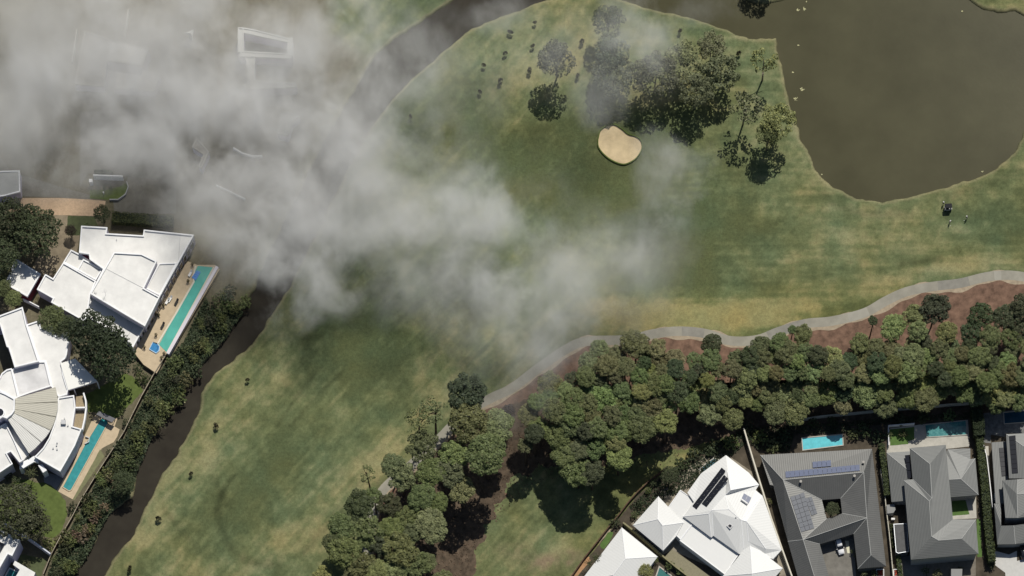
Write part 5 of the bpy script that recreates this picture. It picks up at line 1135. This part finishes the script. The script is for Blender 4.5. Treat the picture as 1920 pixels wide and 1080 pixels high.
# garden shrubs
GS = [(1225,905,8,'by the timber wall'),(1216,920,7,'on the soil bed by the timber wall'),(1200,945,8,'low on the soil bed by the timber wall'),(1190,965,8,'at the lower end of the timber wall bed'),(1153,980,11,'at the top corner of the plain white hipped house'),(1260,915,7,'in the courtyard behind the white hipped house'),
      (1290,935,5,'by the solar roof gutter of the white hipped house'),(1450,835,16,'left of the bright blue plunge pool'),(1470,815,15,'behind the left corner of the charcoal house'),(1425,820,16,'beside the top of the long boundary wall'),(1400,800,15,'above the long boundary wall'),(1600,815,12,'right of the bright blue plunge pool'),
      (1620,806,16,'between blue plunge pool and hedge'),(1645,818,14,'near the hedge top beside the square lawn'),(1560,790,10,'just above the bright blue plunge pool'),(1525,792,10,'above the left end of the blue plunge pool'),(1690,785,13,'above the square lawn'),(1730,782,13,'above the deep teal pool left end'),
      (1780,778,13,'above the deep teal pool right end'),(1830,785,12,'right of the deep teal pool'),(1370,830,16,'behind the white hipped house top corner'),(1335,840,16,'behind the dark shaded pool'),(1300,850,15,'left of the dark shaded pool'),(1280,870,13,'above the courtyard tree'),(1693,812,9,'shading the middle of the square lawn'),
      (1668,815,7,'at the left side of the square lawn'),(136,952,12,'beside the fence end at the corner lawn'),(92,1020,14,'flowering at the white curving wall'),(110,1012,10,'at the tip of the corner lawn'),(50,1058,9,'in the dark courtyard lawn'),(196,352,5,'middle of three balls under the white wall'),(184,352,5,'left ball under the white wall'),
      (208,353,5,'right ball under the white wall'),(264,706,12,'between terrace end and fence'),(275,714,12,'below the white terrace wall'),(258,690,10,'at the lower terrace corner'),(225,770,9,'at the shelter end of the teal pool'),(238,792,10,'on the fence side of the teal pool'),(205,848,7,'on the curved bed by the teal pool'),
      (160,425,9,'under the eaves of the stepped house'),(102,510,5,'beside the garage drive'),(70,560,4,'in the yellow-flowered bed by the garage'),(15,890,10,'under the fan-roofed house wall'),(30,900,9,'at the dark lawn corner'),(1230,1050,6,'between the two white hipped roofs'),(1255,1060,10,'beside the dull teal pool'),
      (1275,1072,8,'at the fence by the dull teal pool'),(1603,1042,4,'on the drive edge by the white car'),(1598,1034,4,'beside the cream slab near the white car'),(1610,1064,4,'at the lower end of the drive bed'),(1640,1075,7,'at the street below the charcoal house'),(1735,1070,8,'at the street below the grey tiled house'),
      (1758,1074,9,'round yellowish at the street beside the small shed'),(1800,1068,7,'in the street bed right of the small shed'),(1455,1075,8,'at the foot of the long boundary wall'),(1436,1040,6,'beside the white hipped roof tip'),(1442,940,7,'in the gap beside the charcoal house wall'),(1860,1060,8,'behind the street wall by the bright drive')]
for x, y, r_, w in GS:
    tone = YEL if 'yellow' in w or 'flowering' in w else random.choice([DARK, DARK, MID, OLIVE]); ball = 'ball' in w
    plant('shrub', x, y, r_, 1.1, random.choice(BUSH), None, DARK if ball else tone, ('clipped round shrub, ' if ball else f'{TONE[tone]} shrub ')+w, 'shrub', 'garden shrubs', hz=1.0)
for x, y, w in [(361,497,'at the top of the pool terrace'),(353,528,'beside the pale lounger'),(307,574,'nearest the house below the white loungers'),(298,592,'second below the white loungers'),(293,629,'above the spa on the terrace'),(271,652,'left of the spa'),(308,664,'right of the spa'),(303,672,'below the spa at the terrace end')]:
    q = at(x, y, 1.3); e = empty('potted_plant', (q.x, q.y, 1.2)); tag(e, 'potted plant '+w, 'potted plant', 'pots on the pool terrace')
    b = MB(); b.tube([(q.x,q.y,1.2),(q.x,q.y,1.6)], [.2,.28], 10); b.build('pot', mat('pot', (.25,.16,.1)), e)
    f = bpy.data.objects.new('foliage', random.choice(BUSH)); COL.objects.link(f); f.parent = e; f.scale = (.55,.55,.6); f.location = (0,0,.5); f.color = (*DARK, 1)
# hedges: leaf clumps over a clipped box
def hedge(label, line, w, h, tone, n):
    L = [at(*p) for p in line]; c = sum(L, Vector())/len(L); e = empty('hedge', (c.x, c.y, 0)); tag(e, label, 'hedge')
    b = MB(); b.strip(L, w*.8, 0, h*.88); k = b.build('clipped_core', mat('hedge_core', (.02,.03,.015)), e)
    C = []; N = []; Z = []; T = sum((q-p).length for p, q in zip(L, L[1:]))
    for p, q in zip(L, L[1:]):
        d = (q-p); ln = d.length; d.normalize(); s_ = Vector((-d.y, d.x, 0))
        for _ in range(int(n*ln/T)):
            t = random.uniform(0, ln); side = random.choice((0, 0, -1, 1)); bulge = .16*math.sin(t*2.1)+.1*math.sin(t*4.7)
            if side == 0: o = random.uniform(-.5, .5)*w; C.append(tuple(p+d*t+s_*o+Vector((0,0,h+bulge+random.uniform(-.1,.1))))); N.append((random.gauss(0,.6), random.gauss(0,.6), 1))
            else: C.append(tuple(p+d*t+s_*side*(w*.47+bulge*.5)+Vector((0,0,random.uniform(.1,h))))); N.append(tuple(s_*side+Vector((random.gauss(0,.4),random.gauss(0,.4),random.gauss(0,.4)))))
            Z.append(random.uniform(.09, .2))
    me = mesh_quads('leaves', C, N, Z, M_LEAF); o = bpy.data.objects.new('leaves', me); COL.objects.link(o); o.parent = e; o.location = tuple(-v for v in e.location); o.color = (*tone, 1)
hedge('long clipped hedge above the stepped white house, fading into smoke', [(212,413),(268,417),(326,420)], 3.0, 2.2, (.075,.09,.035), 2200)
hedge('tall dark hedge between the charcoal house and the grey tiled house', [(1651,838),(1655,870),(1660,905),(1662,935)], 1.8, 2.6, (.06,.08,.03), 1300)
hedge('long green hedge between the grey tiled house and slate house', [(1832,775),(1836,840),(1845,920),(1850,985),(1858,1060)], 2.3, 2.8, (.06,.08,.03), 4200)
hedge('dark conifer hedge at the top corner of the slate house plot', [(1828,770),(1832,800),(1834,825)], 3.2, 3.4, (.03,.045,.02), 1500)
hedge('low clipped hedge behind the white wall above the curved lawn', [(178,329),(195,327),(212,330)], 1.3, 1.6, (.06,.075,.03), 500)
hedge('narrow green hedge right of the street paving by the charcoal house', [(1683,1045),(1688,1085)], 1.3, 1.4, (.06,.08,.03), 500)
hedge('thin dark hedge along the grey tiled house drive', [(1670,985),(1676,1030)], 1.0, 1.4, (.05,.06,.025), 400)
# weed clumps floating on the pond
for x, y, w in [(1495,19,'near the upper inlet, left clump'),(1508,17,'near the upper inlet, right clump'),(1512,3,'at the very top of the pond'),(1497,85,'near the corner of the spit'),(1487,136,'off the gum tree shore'),(1504,168,'largest of those off the gum shore'),(1492,185,'below the largest off the gum shore'),
                (1541,327,'at the lower left shore'),(1842,322,'at the lower right shore'),(1804,21,'by the upper right bank'),(346,754,'in the narrow river')]:
    C = []; N = []; Z = []; big = .7 if 'largest' in w or 'clump' in w else .3; q = at(x, y, -.5)
    for _ in range(int(24*big)): C.append((q.x+random.gauss(0,.38*big), q.y+random.gauss(0,.3*big), -.49+random.uniform(0,.04))); N.append((random.gauss(0,.1), random.gauss(0,.1), 1)); Z.append(random.uniform(.08,.2))
    me = mesh_quads('floating_weed', C, N, Z, M_LEAF); o = bpy.data.objects.new('floating_weed', me); COL.objects.link(o); o.color = (.42,.42,.22,1); tag(o, 'pale floating weed '+w, 'pond weed', 'weed clumps on the water')
# order for look-alikes
by = {}
for r, x, y in PEND: by.setdefault(r['label'], []).append((x, y, r))
for lb, L in by.items():
    if len(L) > 1:
        L.sort(key=lambda t: t[0])
        for k, (x, y, r) in enumerate(L): r['label'] = f"{lb}, {ORD[k]} from left"

# ---------------------------------------------------------------- drifting smoke
def smoke_mat(name, dens, seed, scale, amp=2.6, det=5.5):
    m = bpy.data.materials.new(name); m.use_nodes = True; t = m.node_tree; t.nodes.clear()
    N = t.nodes.new; LK = t.links.new
    def mth(op, *v):
        n = N('ShaderNodeMath'); n.operation = op
        for i, x in enumerate(v):
            if isinstance(x, (int, float)): n.inputs[i].default_value = x
            else: LK(x, n.inputs[i])
        return n.outputs[0]
    out = N('ShaderNodeOutputMaterial'); pv = N('ShaderNodeVolumePrincipled'); LK(pv.outputs[0], out.inputs['Volume'])
    pv.inputs['Color'].default_value = (.965,.962,.945,1)
    tc = N('ShaderNodeTexCoord'); ln = N('ShaderNodeVectorMath'); ln.operation = 'LENGTH'; LK(tc.outputs['Object'], ln.inputs[0]); r = ln.outputs['Value']
    g = N('ShaderNodeNewGeometry'); mp = N('ShaderNodeVectorMath'); mp.operation = 'MULTIPLY_ADD'; mp.inputs[1].default_value = (1,1,.7); mp.inputs[2].default_value = (seed*13.1, seed*7.7, seed*3.3); LK(g.outputs['Position'], mp.inputs[0])
    nz = N('ShaderNodeTexNoise'); nz.inputs['Scale'].default_value = scale; nz.inputs['Detail'].default_value = det; nz.inputs['Roughness'].default_value = .69; nz.inputs['Distortion'].default_value = .22; LK(mp.outputs[0], nz.inputs['Vector'])
    inv = mth('SUBTRACT', 1.0, r)
    val = mth('ADD', mth('MULTIPLY', inv, 1.05), mth('MULTIPLY', mth('SUBTRACT', nz.outputs['Fac'], .53), amp))
    edge = mth('MINIMUM', mth('MULTIPLY', inv, 3.5), 1.0)
    d0 = mth('MULTIPLY', mth('MAXIMUM', mth('MINIMUM', val, 1.3), 0.0), mth('MAXIMUM', edge, 0.0))
    oi = N('ShaderNodeObjectInfo'); sp = N('ShaderNodeSeparateColor'); LK(oi.outputs['Color'], sp.inputs[0])
    LK(mth('MULTIPLY', mth('MULTIPLY', d0, sp.outputs[0]), dens), pv.inputs['Density'])
    return m
SM = smoke_mat('smoke', .036, 1, .068, 4.7, 8)
SMF = smoke_mat('flat_smoke', .040, 2, .05, 2.6, 8)
def ico():
    import bmesh
    bm = bmesh.new(); bmesh.ops.create_icosphere(bm, subdivisions=2, radius=1.03); out = []
    for m_ in (SM, SMF):
        me = bpy.data.meshes.new('smoke_puff'); bm.to_mesh(me); me.materials.append(m_); out.append(me)
    bm.free(); return out
ICO, ICOF = ico()
SMK = empty('drifting_smoke', (0,0,0)); tag(SMK, 'pale grey drifting smoke lying low over river, houses and fairway', 'smoke', None, 'stuff')
def puff(px, py, rx, ry, d, rot=0, flat=False, z=17, rz=11):
    c = at(px, py, z); o = bpy.data.objects.new('smoke_puff', ICOF if flat else ICO); COL.objects.link(o); o.parent = SMK; o.location = c
    o.scale = (rx*S*1.5, ry*S*1.5, rz); o.rotation_euler = (0, 0, R(rot)); o.color = (d, d, d, 1)
for a in [(120,40,270,150,2.4),(90,225,240,110,2.3),(300,140,190,160,2.2),(500,100,150,110,1.3),(320,240,140,80,1.2),(640,230,110,130,1.1),(600,380,110,110,.9),(560,300,230,190,.9),(780,420,240,160,.85),(960,560,180,130,.75),(1120,500,140,120,.7),(780,140,170,120,.6),(1130,100,140,90,.4),(430,400,110,110,1.0)]: puff(*a, flat=True)
for a in [(470,90,170,120,1.35,0),(690,170,60,50,1.0,-30),(640,260,60,60,1.0,0),(560,350,60,60,.9,0),(600,40,80,80,1.0,0),(560,240,130,110,1.25,20),(450,240,140,120,1.2,0),(470,340,110,90,1.2,0),(490,440,75,85,1.3,0),(560,450,90,90,1.2,0),(575,550,75,50,1.2,0),(535,595,50,30,.6,0),(640,330,90,70,1.0,-30),(690,420,110,60,1.0,10),
          (800,428,110,42,1.5,0),(890,385,65,55,1.3,45),(940,420,55,50,1.0,0),(870,490,75,50,1.0,0),(910,560,75,55,1.4,0),(965,530,55,60,1.0,0),(985,610,60,50,.9,0),(1005,675,60,50,.55,0),(1085,640,70,34,.45,20),(980,750,60,50,.5,0),(1130,500,90,55,.9,0),(1155,450,60,45,.6,0),
          (1260,350,60,80,.85,-50),(1245,290,55,30,.7,-20),(1275,420,45,65,.65,0),(1175,30,55,80,1.0,0),(1210,85,60,48,1.2,0),(1125,190,45,40,.7,0),(1048,100,34,40,.6,0),(790,100,60,50,1.0,0),(740,150,60,70,.9,0),(700,250,80,45,.9,0),(810,230,50,24,.7,0),(980,25,80,26,.5,0),(920,20,60,26,.7,0),
          (1310,10,70,22,.7,0),(1100,570,60,40,.6,0),(700,60,60,60,.5,0),(620,500,70,70,.8,0),(760,480,80,60,.8,0),(1000,460,70,60,.7,0),(860,340,60,30,.5,0),(780,560,60,40,.4,0),(1040,560,60,50,.7,0),(540,160,100,80,1.1,0),(390,180,110,100,1.0,0),(730,20,60,30,.6,0)]: puff(*a[:5], rot=a[5])
